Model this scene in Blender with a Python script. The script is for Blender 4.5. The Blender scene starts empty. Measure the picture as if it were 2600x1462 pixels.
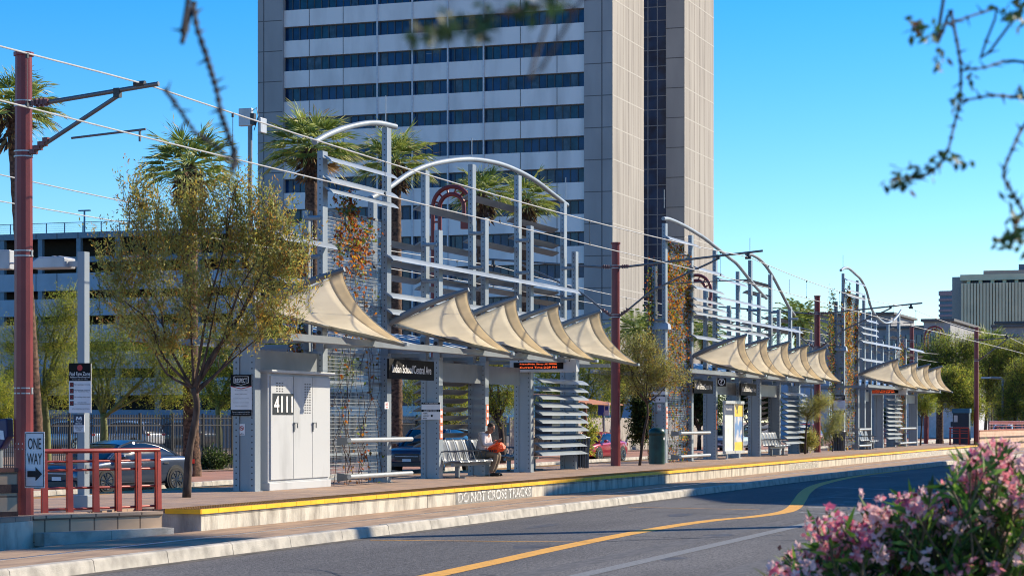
import bpy, bmesh, math, random
import numpy as np
from mathutils import Vector, Matrix
random.seed(7); RNG = np.random.default_rng(7)
sc = bpy.context.scene
COL = sc.collection
R = math.radians
# ---------------------------------------------------------------- camera geometry (X runs along the platform, Y across it, away from the camera)
F, CX, YH, EYE = 5560., 1300., 1067., 1.795
TH = math.atan(1944 / F); cT, sT = math.cos(TH), math.sin(TH)
ROAD, PLAT, FROAD, WALK = -0.03, 0.355, -0.20, -0.05
def onY(x, y, Y):
    k = (x - CX) / F; d = Y / (sT - k * cT)
    return Vector((d * (cT + k * sT), Y, EYE + (YH - y) * d / F))
def onX(x, y, X):
    k = (x - CX) / F; d = X / (cT + k * sT)
    return Vector((X, d * (sT - k * cT), EYE + (YH - y) * d / F))
def onZ(x, y, Z):
    d = F * (EYE - Z) / (y - YH); s = (x - CX) / F * d
    return Vector((d * cT + s * sT, d * sT - s * cT, Z))
def atD(x, y, d):
    s = (x - CX) / F * d
    return Vector((d * cT + s * sT, d * sT - s * cT, EYE + (YH - y) * d / F))
def XofY(x, Y=19.6): return onY(x, 0, Y).x

# ---------------------------------------------------------------- materials
MATS = {}
def mat(name, col, rough=.6, metal=0., var=.12, scale=3., bump=0., bscale=40., col2=None, coat=0., trans=0., emit=None, es=0., coord='Object', stretch=(1,1,1), spec=.5, lo=.35, hi=.65):
    if name in MATS: return MATS[name]
    m = bpy.data.materials.new(name); m.use_nodes = True
    nt = m.node_tree; N = nt.nodes; L = nt.links
    b = N['Principled BSDF']; b.inputs['Roughness'].default_value = rough; b.inputs['Metallic'].default_value = metal
    b.inputs['Specular IOR Level'].default_value = spec
    if coat: b.inputs['Coat Weight'].default_value = coat; b.inputs['Coat Roughness'].default_value = .08
    c = tuple(col) + (1,)
    c2 = tuple(col2) + (1,) if col2 else tuple(max(0, v * (1 - var * 1.6)) for v in col) + (1,)
    tc = N.new('ShaderNodeTexCoord'); mp = N.new('ShaderNodeMapping'); mp.inputs['Scale'].default_value = stretch
    L.new(tc.outputs[coord], mp.inputs['Vector'])
    nz = N.new('ShaderNodeTexNoise'); nz.inputs['Scale'].default_value = scale; nz.inputs['Detail'].default_value = 6
    L.new(mp.outputs[0], nz.inputs['Vector'])
    cr = N.new('ShaderNodeValToRGB'); cr.color_ramp.elements[0].position = lo; cr.color_ramp.elements[1].position = hi
    cr.color_ramp.elements[0].color = c2; cr.color_ramp.elements[1].color = c
    L.new(nz.outputs['Fac'], cr.inputs['Fac']); L.new(cr.outputs['Color'], b.inputs['Base Color'])
    if bump:
        n2 = N.new('ShaderNodeTexNoise'); n2.inputs['Scale'].default_value = bscale; n2.inputs['Detail'].default_value = 4
        L.new(mp.outputs[0], n2.inputs['Vector'])
        bp = N.new('ShaderNodeBump'); bp.inputs['Strength'].default_value = bump; bp.inputs['Distance'].default_value = .02
        L.new(n2.outputs['Fac'], bp.inputs['Height']); L.new(bp.outputs['Normal'], b.inputs['Normal'])
    if emit:
        b.inputs['Emission Color'].default_value = tuple(emit) + (1,); b.inputs['Emission Strength'].default_value = es
    if trans:
        tr = N.new('ShaderNodeBsdfTranslucent'); L.new(cr.outputs['Color'], tr.inputs['Color'])
        mx = N.new('ShaderNodeMixShader'); mx.inputs[0].default_value = trans
        L.new(b.outputs[0], mx.inputs[1]); L.new(tr.outputs[0], mx.inputs[2])
        L.new(mx.outputs[0], N['Material Output'].inputs['Surface'])
    MATS[name] = m; return m
def brickmat(name, c1, c2, mortar, bw, bh, msize=.01, rough=.8, coord='Object', rot=(0,0,0), bump=.3, scale=1., off=.5, var=.5):
    if name in MATS: return MATS[name]
    m = bpy.data.materials.new(name); m.use_nodes = True
    nt = m.node_tree; N = nt.nodes; L = nt.links; b = N['Principled BSDF']; b.inputs['Roughness'].default_value = rough
    tc = N.new('ShaderNodeTexCoord'); mp = N.new('ShaderNodeMapping'); mp.inputs['Rotation'].default_value = rot
    L.new(tc.outputs[coord], mp.inputs['Vector'])
    br = N.new('ShaderNodeTexBrick'); br.inputs['Color1'].default_value = c1 + (1,); br.inputs['Color2'].default_value = c2 + (1,); br.inputs['Mortar'].default_value = mortar + (1,)
    br.inputs['Scale'].default_value = scale; br.inputs['Brick Width'].default_value = bw; br.inputs['Row Height'].default_value = bh; br.inputs['Mortar Size'].default_value = msize
    br.offset = off
    L.new(mp.outputs[0], br.inputs['Vector'])
    nz = N.new('ShaderNodeTexNoise'); nz.inputs['Scale'].default_value = 1.3; nz.inputs['Detail'].default_value = 8
    L.new(mp.outputs[0], nz.inputs['Vector'])
    mx = N.new('ShaderNodeMix'); mx.data_type = 'RGBA'; mx.blend_type = 'MULTIPLY'; mx.inputs[0].default_value = var
    cr = N.new('ShaderNodeValToRGB'); cr.color_ramp.elements[0].position = .3; cr.color_ramp.elements[1].position = .6; cr.color_ramp.elements[0].color = (.55,.52,.5,1)
    L.new(nz.outputs['Fac'], cr.inputs['Fac']); L.new(br.outputs['Color'], mx.inputs[6]); L.new(cr.outputs['Color'], mx.inputs[7])
    L.new(mx.outputs[2], b.inputs['Base Color'])
    bp = N.new('ShaderNodeBump'); bp.inputs['Strength'].default_value = bump; bp.inputs['Distance'].default_value = .01; bp.invert = True
    L.new(br.outputs['Fac'], bp.inputs['Height']); L.new(bp.outputs['Normal'], b.inputs['Normal'])
    MATS[name] = m; return m
STEEL = mat('painted_steel', (.275,.32,.365), .45, .2, .16, 1.1, .05, 60, stretch=(1,1,.25), lo=.3, hi=.6)
STEELD = mat('steel_dull_and_shaded', (.225,.25,.27), .5, .2, .15, 1.2, .05, 60)  # duller steel for fittings; also paints shade on back blades and front beam
GALV = mat('galvanised_steel', (.42,.45,.47), .4, .5, .12, 6)
HOLE = mat('bolt_hole', (.03,.03,.035), .8)
DARKM = mat('dark_metal', (.05,.055,.06), .5, .3)
RED = mat('maroon_paint', (.22,.035,.035), .38, .1, .16, 2., .04, 30)
REDB = mat('red_rail_paint', (.34,.045,.035), .42, .1, .18, 3., .05, 30)
WIREM = mat('wire_metal', (.62,.62,.61), .45, .3)
INSUL = mat('insulator', (.16,.05,.05), .4)
FABRIC = mat('sail_fabric', (.96,.91,.79), .85, 0, .06, 1.6, .05, 90, trans=.68)
HEM = mat('sail_hem', (.88,.79,.62), .85, 0, .08, 2., .05, 90, trans=.68)
SIGNBLK = mat('sign_black', (.009,.009,.011), .65, 0, .3, 4, spec=.2)
SIGNWHT = mat('sign_white', (.74,.74,.76), .5, 0, .05, 5)
SIGNNAVY = mat('sign_navy', (.02,.035,.075), .5)
INKW = mat('ink_white', (.85,.85,.85), .6, var=.02)
INKK = mat('ink_black', (.012,.012,.014), .6, var=.02)
INKR = mat('ink_red', (.5,.03,.03), .6, var=.02)
GLASS = mat('dark_glass', (.012,.02,.03), .06, 0, .3, .5, spec=.9)
RUBBER = mat('rubber', (.018,.018,.019), .8, bump=.1)
CHROME = mat('chrome', (.7,.7,.72), .15, 1.)
BARK = mat('bark', (.12,.075,.055), .9, 0, .45, 9, .6, 30, stretch=(1,1,.25))
PALMBARK = mat('palm_bark', (.17,.095,.06), .95, 0, .5, 7, .9, 22, stretch=(1,1,1.6))
PVBARK = mat('palo_verde_bark', (.17,.19,.05), .7, 0, .3, 6, .2, 30)
CONC = mat('concrete', (.56,.52,.45), .85, 0, .2, 1.6, .25, 50, col2=(.38,.35,.31), lo=.3, hi=.62)
STUCCO = mat('grey_stucco', (.30,.31,.33), .9, 0, .12, 1, .1, 80)

# ---------------------------------------------------------------- mesh builder
class MB:
    def __init__(s): s.v = []; s.f = []; s.m = []
    def add(s, vs, fs, mi=0):
        n = len(s.v); s.v += [tuple(p) for p in vs]
        s.f += [tuple(i + n for i in f) for f in fs]; s.m += [mi] * len(fs); return s
    def box(s, c, d, mi=0, rz=0., ax=None):
        if ax is None:
            ca, sa = math.cos(rz), math.sin(rz); ax = (Vector((ca, sa, 0)), Vector((-sa, ca, 0)), Vector((0, 0, 1)))
        c = Vector(c); hx, hy, hz = d[0]/2, d[1]/2, d[2]/2
        vs = [c + ax[0]*(a*hx) + ax[1]*(b*hy) + ax[2]*(e*hz) for e in (-1,1) for b in (-1,1) for a in (-1,1)]
        return s.add(vs, [(0,2,3,1),(4,5,7,6),(0,1,5,4),(2,6,7,3),(0,4,6,2),(1,3,7,5)], mi)
    def b2(s, lo, hi, mi=0):
        return s.box([(a+b)/2 for a, b in zip(lo, hi)], [abs(b-a) for a, b in zip(lo, hi)], mi)
    def bar(s, a, b, w, h, mi=0, up=(0,0,1)):
        a, b = Vector(a), Vector(b); d = b - a; L = d.length; x = d / L; y = Vector(up).cross(x)
        if y.length < 1e-4: y = Vector((1,0,0)).cross(x)
        y.normalize(); z = x.cross(y)
        return s.box((a + b) / 2, (L, w, h), mi, ax=(x, y, z))
    def tube(s, pts, r, n=8, mi=0, cap=True):
        pts = [Vector(p) for p in pts]; k = len(pts)
        rs = r if isinstance(r, (list, tuple)) else [r] * k
        t0 = (pts[1] - pts[0]).normalized(); u = t0.orthogonal().normalized(); vs = []
        for i, p in enumerate(pts):
            t = (pts[min(i+1, k-1)] - pts[max(i-1, 0)]).normalized()
            u = (u - t * u.dot(t))
            u = u.normalized() if u.length > 1e-6 else t.orthogonal().normalized()
            w = t.cross(u)
            for j in range(n):
                a = 2 * math.pi * j / n; vs.append(p + (u * math.cos(a) + w * math.sin(a)) * rs[i])
        fs = [(i*n + j, i*n + (j+1) % n, (i+1)*n + (j+1) % n, (i+1)*n + j) for i in range(k-1) for j in range(n)]
        if cap: fs += [tuple(range(n))[::-1], tuple(range((k-1)*n, k*n))]
        return s.add(vs, fs, mi)
    def cyl(s, a, b, r, n=16, mi=0): return s.tube([a, b], r, n, mi)
    def prism(s, poly, ext, mi=0):
        poly = [Vector(p) for p in poly]; e = Vector(ext); n = len(poly)
        vs = poly + [p + e for p in poly]
        return s.add(vs, [tuple(range(n))[::-1], tuple(range(n, 2*n))] + [(i, (i+1) % n, n + (i+1) % n, n + i) for i in range(n)], mi)
    def grid(s, rows, mi=0, flip=False):
        m = len(rows[0]); vs = [p for r in rows for p in r]
        fs = [(i*m + j, i*m + j + 1, (i+1)*m + j + 1, (i+1)*m + j) for i in range(len(rows)-1) for j in range(m-1)]
        return s.add(vs, [f[::-1] for f in fs] if flip else fs, mi)
    def loft(s, rings, mi=0, cap=True):
        n = len(rings[0]); vs = [p for r in rings for p in r]
        fs = [(i*n + j, i*n + (j+1) % n, (i+1)*n + (j+1) % n, (i+1)*n + j) for i in range(len(rings)-1) for j in range(n)]
        if cap: fs += [tuple(range(n))[::-1], tuple(range((len(rings)-1)*n, len(rings)*n))]
        return s.add(vs, fs, mi)
    def ball(s, c, r, n=12, mi=0):
        c = Vector(c); r = r if isinstance(r, (tuple, list)) else (r, r, r)
        rings = []
        for i in range(1, n//2 + 1):
            a = math.pi * (i - .5) / (n//2) if False else math.pi * i / (n//2 + 1)
            rings.append([c + Vector((r[0]*math.sin(a)*math.cos(2*math.pi*j/n), r[1]*math.sin(a)*math.sin(2*math.pi*j/n), r[2]*math.cos(a))) for j in range(n)])
        return s.loft(rings, mi)
    def disc(s, c, nrm, r, n=8, mi=0, t=.004):
        c = Vector(c); nrm = Vector(nrm).normalized(); return s.tube([c, c + nrm * t], r, n, mi)
    def build(s, name, mats, parent=None, smooth=False, auto=None, bevel=0., fix=True):
        me = bpy.data.meshes.new(name); off = wloc(parent)
        me.from_pydata([(a[0]-off[0], a[1]-off[1], a[2]-off[2]) for a in s.v], [], s.f)
        return fin(me, name, mats, parent, s.m, smooth, auto, bevel, fix)
def fin(me, name, mats, parent, mi, smooth, auto=None, bevel=0., fix=False):
    for m in (mats if isinstance(mats, (list, tuple)) else [mats]): me.materials.append(m)
    if mi is not None and len(mi): me.polygons.foreach_set('material_index', mi)
    if fix:
        bm = bmesh.new(); bm.from_mesh(me); bmesh.ops.recalc_face_normals(bm, faces=bm.faces); bm.to_mesh(me); bm.free()
    if smooth or auto:
        me.polygons.foreach_set('use_smooth', [True] * len(me.polygons))
        if auto: me.set_sharp_from_angle(angle=R(auto))
    me.update(); o = bpy.data.objects.new(name, me); COL.objects.link(o)
    if parent: o.parent = parent
    if bevel:
        b = o.modifiers.new('bevel', 'BEVEL'); b.width = bevel; b.segments = 2; b.limit_method = 'ANGLE'; b.angle_limit = R(40)
    return o
def wloc(p):
    v = Vector((0,0,0))
    while p is not None: v = v + p.location; p = p.parent
    return v
def tag(o, label, cat, group=None):
    o['label'] = label; o['category'] = cat
    if group: o['group'] = group
    return o
def thing(name, label, cat, loc=(0,0,0), group=None):
    o = bpy.data.objects.new(name, None); COL.objects.link(o); o.location = loc; o.empty_display_size = .2
    return tag(o, label, cat, group)
def solo(o, base):   # put the origin of a one-mesh thing at its base
    b = Vector(base); o.data.transform(Matrix.Translation(-b)); o.location = b; return o
def struct(o): o['kind'] = 'structure'; return o
def dup(o, parent=None):
    c = o.copy(); COL.objects.link(c)
    if parent: c.parent = parent
    for ch in list(o.children): dup(ch, c)
    return c
def text(body, mats, parent, c, right, w, h, name='lettering', t=.004, up=(0,0,1), bold=0.):
    cu = bpy.data.curves.new('t', 'FONT'); cu.body = body; cu.align_x = 'CENTER'; cu.align_y = 'CENTER'; cu.offset = bold; cu.resolution_u = 3; cu.space_line = .95
    o = bpy.data.objects.new('t', cu); COL.objects.link(o)
    me = bpy.data.meshes.new_from_object(o.evaluated_get(bpy.context.evaluated_depsgraph_get())); bpy.data.objects.remove(o); bpy.data.curves.remove(cu)
    n = len(me.vertices); co = np.zeros(n*3); me.vertices.foreach_get('co', co); co = co.reshape(-1,3)
    lo, hi = co.min(0), co.max(0); ctr = (lo + hi) / 2; sx = w / (hi[0]-lo[0]); sy = h / (hi[1]-lo[1])
    r = np.array(Vector(right).normalized()); u = np.array(Vector(up).normalized()); nn = np.cross(r, u)
    P = np.array(c) + np.outer((co[:,0]-ctr[0])*sx, r) + np.outer((co[:,1]-ctr[1])*sy, u) + nn * t - np.array(wloc(parent))
    me.vertices.foreach_set('co', P.ravel()); me.materials.clear()
    return fin(me, name, mats, parent, None, False)
def catmull(pts, n=6):
    P = [Vector(p) for p in pts]; P = [2*P[0]-P[1]] + P + [2*P[-1]-P[-2]]; out = []
    for i in range(1, len(P)-2):
        for j in range(n):
            t = j / n; a, b, c, d = P[i-1], P[i], P[i+1], P[i+2]
            out.append(.5*((2*b) + (c-a)*t + (2*a-5*b+4*c-d)*t*t + (3*b-a-3*c+d)*t**3))
    return out + [P[-2]]
# ---------------------------------------------------------------- foliage in numpy
def unit(a): return a / np.maximum(np.linalg.norm(a, axis=-1, keepdims=True), 1e-9)
def leafmesh(name, P, D, ln, wd, mats, parent, mi=None, fold=0.):
    n = len(P); P = np.asarray(P) - np.array(wloc(parent)); D = unit(np.asarray(D))
    r = unit(np.cross(D, RNG.normal(size=(n,3)))); nn = np.cross(D, r)
    ln = np.broadcast_to(ln, (n,))[:,None]; wd = np.broadcast_to(wd, (n,))[:,None]
    V = np.empty((n,4,3)); V[:,0] = P; V[:,1] = P + D*ln*.5 + r*wd*.5 + nn*wd*fold; V[:,2] = P + D*ln; V[:,3] = P + D*ln*.5 - r*wd*.5 + nn*wd*fold
    me = bpy.data.meshes.new(name); me.vertices.add(n*4); me.vertices.foreach_set('co', V.ravel())
    me.loops.add(n*4); me.loops.foreach_set('vertex_index', np.arange(n*4, dtype=np.int32))
    me.polygons.add(n); me.polygons.foreach_set('loop_start', np.arange(0, n*4, 4, dtype=np.int32))
    try: me.polygons.foreach_set('loop_total', np.full(n, 4, dtype=np.int32))
    except Exception: pass
    me.update(calc_edges=True)
    o = fin(me, name, mats, parent, None if mi is None else np.asarray(mi, dtype=np.int32), False); return o
def leafset(pre, cols, trans=.58): return [mat(pre + '_leaf_' + s, c, .55, 0, .25, 5, trans=trans) for s, c in cols]
LV_MESQ = leafset('mesquite', [('olive',(.50,.46,.11)),('green',(.33,.37,.09)),('sage',(.50,.50,.20)),('ochre',(.68,.46,.08)),('rust',(.55,.27,.06))])
LV_PALO = leafset('palo', [('lime',(.45,.50,.06)),('green',(.26,.35,.055)),('yellow',(.60,.54,.07)),('deep',(.13,.19,.04))])
LV_DARK = leafset('dense', [('deep',(.03,.065,.02)),('mid',(.055,.10,.03)),('light',(.11,.15,.04))])
LV_VINE = leafset('vine', [('rust',(.46,.11,.02)),('orange',(.62,.24,.03)),('green',(.17,.23,.04)),('dark',(.14,.07,.04)),('gold',(.58,.38,.06))])
def twigs(blobs, per, spread, ln, m, up=.5, out=1., rnd=.6, shell=.45, drop=0.):
    """blobs: (centre, (rx,ry,rz), weight) -> leaf positions, directions, blob id"""
    PP, DD, W = [], [], []
    tot = sum(b[2] for b in blobs)
    for c, r, w in blobs:
        n = max(4, int(per * w / tot)); u = unit(RNG.normal(size=(n,3))); rad = RNG.uniform(shell, 1., size=(n,1))**.7
        o = np.array(c) + u * rad * np.array(r) * RNG.uniform(.78, 1.08, size=(n,1))
        d = unit(u*out + np.array((0,0,up)) + RNG.normal(size=(n,3))*rnd); L = ln * RNG.uniform(.55, 1.3, size=(n,1))
        t = np.linspace(.05, 1., m)[None,:,None]
        bend = unit(RNG.normal(size=(n,3)))[:,None,:] * .16; p = (o - d*L*.5)[:,None,:] + d[:,None,:]*L[:,None,:]*t + bend*L[:,None,:]*t*t + np.array((0,0,-drop))*(t*t)*L[:,None,:]
        PP.append((p + RNG.normal(size=(n,m,3))*spread).reshape(-1,3)); DD.append((d[:,None,:] + RNG.normal(size=(n,m,3))*.75).reshape(-1,3)); W.append(np.repeat(np.stack([(o - d*L*.5), (o + d*L*.5)], 1)[None], 1, 0).reshape(n,2,3))
    return np.concatenate(PP), np.concatenate(DD), np.concatenate(W)
def wood(mb, trunk, radii, blobs, nl, r0, sub=3, jit=.25, n=6):
    trunk = [Vector(p) for p in trunk]; mb.tube(catmull(trunk, 4), [a for a in np.interp(np.linspace(0, len(radii)-1, (len(trunk)-1)*4+1), range(len(radii)), radii)], 10)
    top = trunk[-1]
    for i in range(nl):
        c, r, w = blobs[i % len(blobs)]; u = Vector(RNG.normal(size=3)).normalized(); tgt = Vector(c) + Vector((u.x*r[0], u.y*r[1], abs(u.z)*r[2]))*.75
        st = top.lerp(trunk[-2], random.random()*.35); d = tgt - st
        mid1 = st + d*.35 + Vector(RNG.normal(size=3))*jit*.4*d.length*.4; mid2 = st + d*.7 + Vector(RNG.normal(size=3))*jit*.4*d.length*.4
        path = catmull([st, mid1, mid2, tgt], 3); mb.tube(path, list(np.linspace(r0, r0*.18, len(path))), n)
        for k in range(sub):
            q = path[random.randrange(3, len(path))]; u2 = Vector(RNG.normal(size=3)).normalized(); e = q + (d.normalized()*.5 + u2*.8 + Vector((0,0,.25)))*d.length*.35
            mb.tube([q, q.lerp(e,.5) + u2*.04*d.length, e], [r0*.35, r0*.2, r0*.07], 4)
def tree(name, label, cat, base, trunk, radii, blobs, per, leafln, leafwd, mats, probs, bark, spread=.03, ln=.6, m=12, up=.5, out=1., rnd=.6, nl=10, r0=.05, group=None, sub=3, drop=0., shell=.45, stems=0., spray=None):
    t = thing(name, label, cat, base, group); mb = MB(); wood(mb, trunk, radii, blobs, nl, r0, sub)
    mb.build('trunk', bark, t, smooth=True)
    P, D, W = twigs(blobs, per, spread, ln, m, up, out, rnd, shell, drop)
    if spray: P2, D2, W2 = twigs(spray[0], spray[1], spread, spray[2], m, 2.2, .55, .32, .7); P = np.concatenate([P,P2]); D = np.concatenate([D,D2]); W = np.concatenate([W,W2])
    k = len(W); pt = RNG.choice(len(mats), size=k, p=probs); mi = np.repeat(pt, m); sw = RNG.random(len(mi)) < .3; mi[sw] = RNG.choice(len(mats), size=sw.sum(), p=probs)
    if stems:
        a, b = W[:,0], W[:,1]; P = np.concatenate([P, a]); D = np.concatenate([D, b-a])
        L = np.linalg.norm(b-a, axis=1); lnn = np.concatenate([RNG.uniform(.6,1.3,len(mi))*leafln, L]); wdd = np.concatenate([RNG.uniform(.7,1.2,len(mi))*leafwd, np.full(k, stems)])
        mi = np.concatenate([mi, np.full(k, len(mats))]); mats = list(mats) + [bark]
    else: lnn = RNG.uniform(.6,1.3,len(mi))*leafln; wdd = RNG.uniform(.7,1.2,len(mi))*leafwd
    leafmesh('crown', P, D, lnn, wdd, mats, t, mi); return t
def pxblobs(lst, d, deep=.8):
    out = []
    for x, y, rx, ry in lst:
        s = d / F; out.append((atD(x, y, d), (rx*s*deep, rx*s, ry*s), rx*ry))
    return out
# ================================================================ SETTING
def flat(name, poly, z, m, mi=None):
    mb = MB(); mb.add([(p[0], p[1], z) for p in poly], [tuple(range(len(poly)))]); return struct(mb.build(name, m))
ASPH = mat('asphalt', (.20,.19,.19), .85, 0, .25, 26, .9, 60, col2=(.055,.055,.06), coord='Object', lo=.36, hi=.66)
def asphalt_extra():
    nt = ASPH.node_tree; N = nt.nodes; L = nt.links; b = N['Principled BSDF']
    tc = N.new('ShaderNodeTexCoord'); nz = N.new('ShaderNodeTexNoise'); nz.inputs['Scale'].default_value = .35; nz.inputs['Detail'].default_value = 5
    mp = N.new('ShaderNodeMapping'); mp.inputs['Scale'].default_value = (.35, 1.6, 1); L.new(tc.outputs['Object'], mp.inputs[0]); L.new(mp.outputs[0], nz.inputs['Vector'])
    src = b.inputs['Base Color'].links[0].from_socket
    mx = N.new('ShaderNodeMix'); mx.data_type = 'RGBA'; mx.blend_type = 'MULTIPLY'; mx.inputs[0].default_value = 1.
    cr = N.new('ShaderNodeValToRGB'); cr.color_ramp.elements[0].position = .35; cr.color_ramp.elements[1].position = .65; cr.color_ramp.elements[0].color = (.6,.6,.62,1)
    L.new(nz.outputs['Fac'], cr.inputs[0]); L.new(src, mx.inputs[6]); L.new(cr.outputs[0], mx.inputs[7]); L.new(mx.outputs[2], b.inputs['Base Color'])
asphalt_extra()
DIRT = mat('desert_gravel', (.40,.27,.20), .95, 0, .3, 4, .5, 60, col2=(.22,.14,.10))
TRACKP = mat('track_paving', (.40,.27,.175), .85, 0, .25, 2.2, .25, 90, col2=(.22,.15,.105), stretch=(.4,2.,1), lo=.3, hi=.6)
PAVER = brickmat('brick_pavers', (.44,.285,.19), (.33,.235,.185), (.17,.125,.10), .42, .2, .012, .75, bump=.4, var=.6)
WALKB = brickmat('walk_pavers', (.42,.19,.13), (.36,.20,.15), (.28,.16,.12), .4, .2, .01, .85, var=.5)
BLOCK = brickmat('block_wall_units', (.52,.37,.25), (.45,.32,.225), (.16,.11,.08), .40, .35, .014, .9, rot=(R(90),0,0), bump=.6, off=0.)
flat('ground', [(-900,-900),(2500,-900),(2500,1400),(-900,1400)], -.32, DIRT)
# near road up to the kerb, far road beyond the platform
KP = [(-60,13.6),(62,13.6),(72,13.45),(85,13.1),(98,12.8),(110,12.2),(130,11.4),(150,10.9),(260,10.5)]
flat('road', [(-60,-1.5),(260,-1.5)] + [(x, y-.16) for x, y in KP[::-1]], ROAD, ASPH)
flat('sidewalk', [(-60,-9),(260,-9),(260,-1.7),(-60,-1.7)], .12, CONC)
flat('far_road', [(-60,25.9),(700,25.9),(700,30.55),(-60,30.55)], FROAD, ASPH)
flat('track_bed', [(-60,16.58)] + [(x, y) for x, y in KP] + [(700,10.5),(700,16.58)], 0., TRACKP)
flat('far_track_bed', [(-60,22.12),(700,22.12),(700,25.7),(-60,25.7)], 0., TRACKP)
flat('far_sidewalk', [(-60,30.7),(700,30.7),(700,36.5),(-60,36.5)], WALK, WALKB)
flat('gravel_verge', [(-60,36.5),(700,36.5),(700,60),(-60,60)], WALK+.02, DIRT)
flat('car_park', [(-60,60),(900,60),(900,400),(-60,400)], -.02, ASPH)
# grooved rails let into the paving
mb = MB()
for y in (15.5, 14.07): mb.b2((-60,y-.035,.0), (260,y+.035,.006), 0); mb.b2((-60,y+.035,.0),(260,y+.075,.004), 1)
for y in (23.3, 24.73): mb.b2((-60,y-.035,.0), (600,y+.035,.006), 0)
struct(mb.build('rails', [mat('rail_steel', (.62,.62,.64), .3, .9), mat('rail_groove', (.03,.03,.03), .9)]))
# kerbs made of cast lengths
def kerb(name, pts, w, z0, z1, m, seg=1.85, gap=.014):
    mb = MB(); pts = [Vector((p[0], p[1], 0)) for p in pts]
    for a, b in zip(pts, pts[1:]):
        L = (b-a).length; n = max(1, round(L/seg)); d = (b-a)/n; side = Vector((-d.y, d.x, 0)).normalized()
        for i in range(n):
            p, q = a + d*i + d.normalized()*gap/2, a + d*(i+1) - d.normalized()*gap/2; e = random.uniform(-.004,.004)
            prof = [(-w-.05, z0), (0, z0), (0, z1+e), (-w+.03, z1+e), (-w+.005, z1-.02+e)]
            mb.loft([[p + side*s + Vector((0,0,z)) for s, z in prof], [q + side*s + Vector((0,0,z)) for s, z in prof]])
    return struct(mb.build(name, m))
KERBC = mat('kerb_concrete', (.47,.435,.38), .85, 0, .2, 3.5, .4, 60, col2=(.27,.25,.22), lo=.33, hi=.6)
kerb('kerb', KP[:-1], .17, -.2, .13, KERBC)
kerb('far_kerb', [(-60,30.72),(500,30.72)], .16, -.3, -.04, KERBC, 3.)
kerb('far_track_kerb', [(-60,25.85),(500,25.85)], .15, -.3, .1, KERBC, 3.)
# road paint: ribbons of real width lying 4 mm above the asphalt
YEL = mat('road_paint_yellow', (.72,.36,.055), .7, 0, .25, 9, .3, 120, col2=(.42,.23,.06), lo=.25, hi=.5)
WHP = mat('road_paint_white', (.5,.52,.54), .75, 0, .35, 6, .2, 90, lo=.3, hi=.6)
SEAM = mat('crack_sealant', (.025,.025,.027), .5, 0, .2, 3)
def ribbon(mb, px, w, z=ROAD+.004, mi=0, n=8):
    P = catmull([onZ(x, y, z) for x, y in px], n) if len(px) > 2 else [onZ(x, y, z) for x, y in px]
    rows = []
    for i, p in enumerate(P):
        t = (P[min(i+1,len(P)-1)] - P[max(i-1,0)]).normalized(); s = Vector((-t.y, t.x, 0)) * w/2; rows.append([(p+s), (p-s)])
    for r in rows:
        for v in r: v.z = z
    mb.grid(rows, mi)
mb = MB()
ribbon(mb, [(980,1485),(1240,1429),(1413,1391),(1580,1357),(1716,1333),(1820,1319),(1900,1312),(1981,1301),(2014,1289),(2030,1270),(2044,1250),(2068,1234),(2112,1221),(2172,1209),(2253,1198),(2362,1184),(2450,1172),(2600,1156)], .30, n=10)
struct(mb.build('road_edge_line', YEL))
mb = MB(); ribbon(mb, [(940,1370),(1230,1372.5),(1520,1375)], .075); ribbon(mb, [(1596,1286.5),(1930,1293)], .07)
struct(mb.build('road_thin_lines', YEL))
mb = MB()
for x0, x1, y in [(2052,2100,1288),(2098,2143,1280.5),(2142,2187,1273),(2192,2235,1265),(2224,2259,1258.5),(2261,2297,1252),(2335,2370,1228),(2210,2262,1209)]: ribbon(mb, [(x0,y),(x1,y)], .2)
for p in ([(2105,1261.5),(2235,1265)], [(2090,1235),(2330,1245)], [(2030,1300),(2180,1304)]): ribbon(mb, p, .09)
struct(mb.build('crosswalk_dashes', WHP))
mb = MB(); ribbon(mb, [(1380,1480),(1560,1440),(1900,1363),(2130,1311),(2270,1283),(2420,1254)], .24)
struct(mb.build('road_joint_strip', mat('joint_strip_asphalt', (.20,.21,.225), .8, 0, .2, 30, .3, 200)))

mb = MB(); GP_ = [(x, y-.16) for x, y in KP]
mb.grid([[Vector((x,y-.001,ROAD+.0025)), Vector((x,y-.26,ROAD+.0025))] for x, y in GP_]); struct(mb.build('gutter', mat('gutter_grime', (.13,.115,.10), .9, 0, .4, 3, .6, 40, col2=(.05,.045,.04), stretch=(.6,3,1), lo=.35, hi=.6)))
mb = MB()
for k in range(22):
    x, y = random.uniform(18,75), random.uniform(2.5,12.8); a = random.choice([0,0,1.5])+random.gauss(0,.25); P = [Vector((x,y,0))]
    for i in range(random.randint(5,14)): a += random.gauss(0,.28); P.append(P[-1]+Vector((math.cos(a),math.sin(a),0))*random.uniform(.3,.6))
    rows = []
    for i, p in enumerate(P):
        t = (P[min(i+1,len(P)-1)]-P[max(i-1,0)]).normalized(); sd_ = Vector((-t.y,t.x,0))*random.uniform(.008,.022); rows.append([p+sd_+Vector((0,0,ROAD+.003)), p-sd_+Vector((0,0,ROAD+.003))])
    if max(p.y for p in P) < 13.2: mb.grid(rows)
struct(mb.build('road_cracks', SEAM))
mb = MB()
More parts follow.
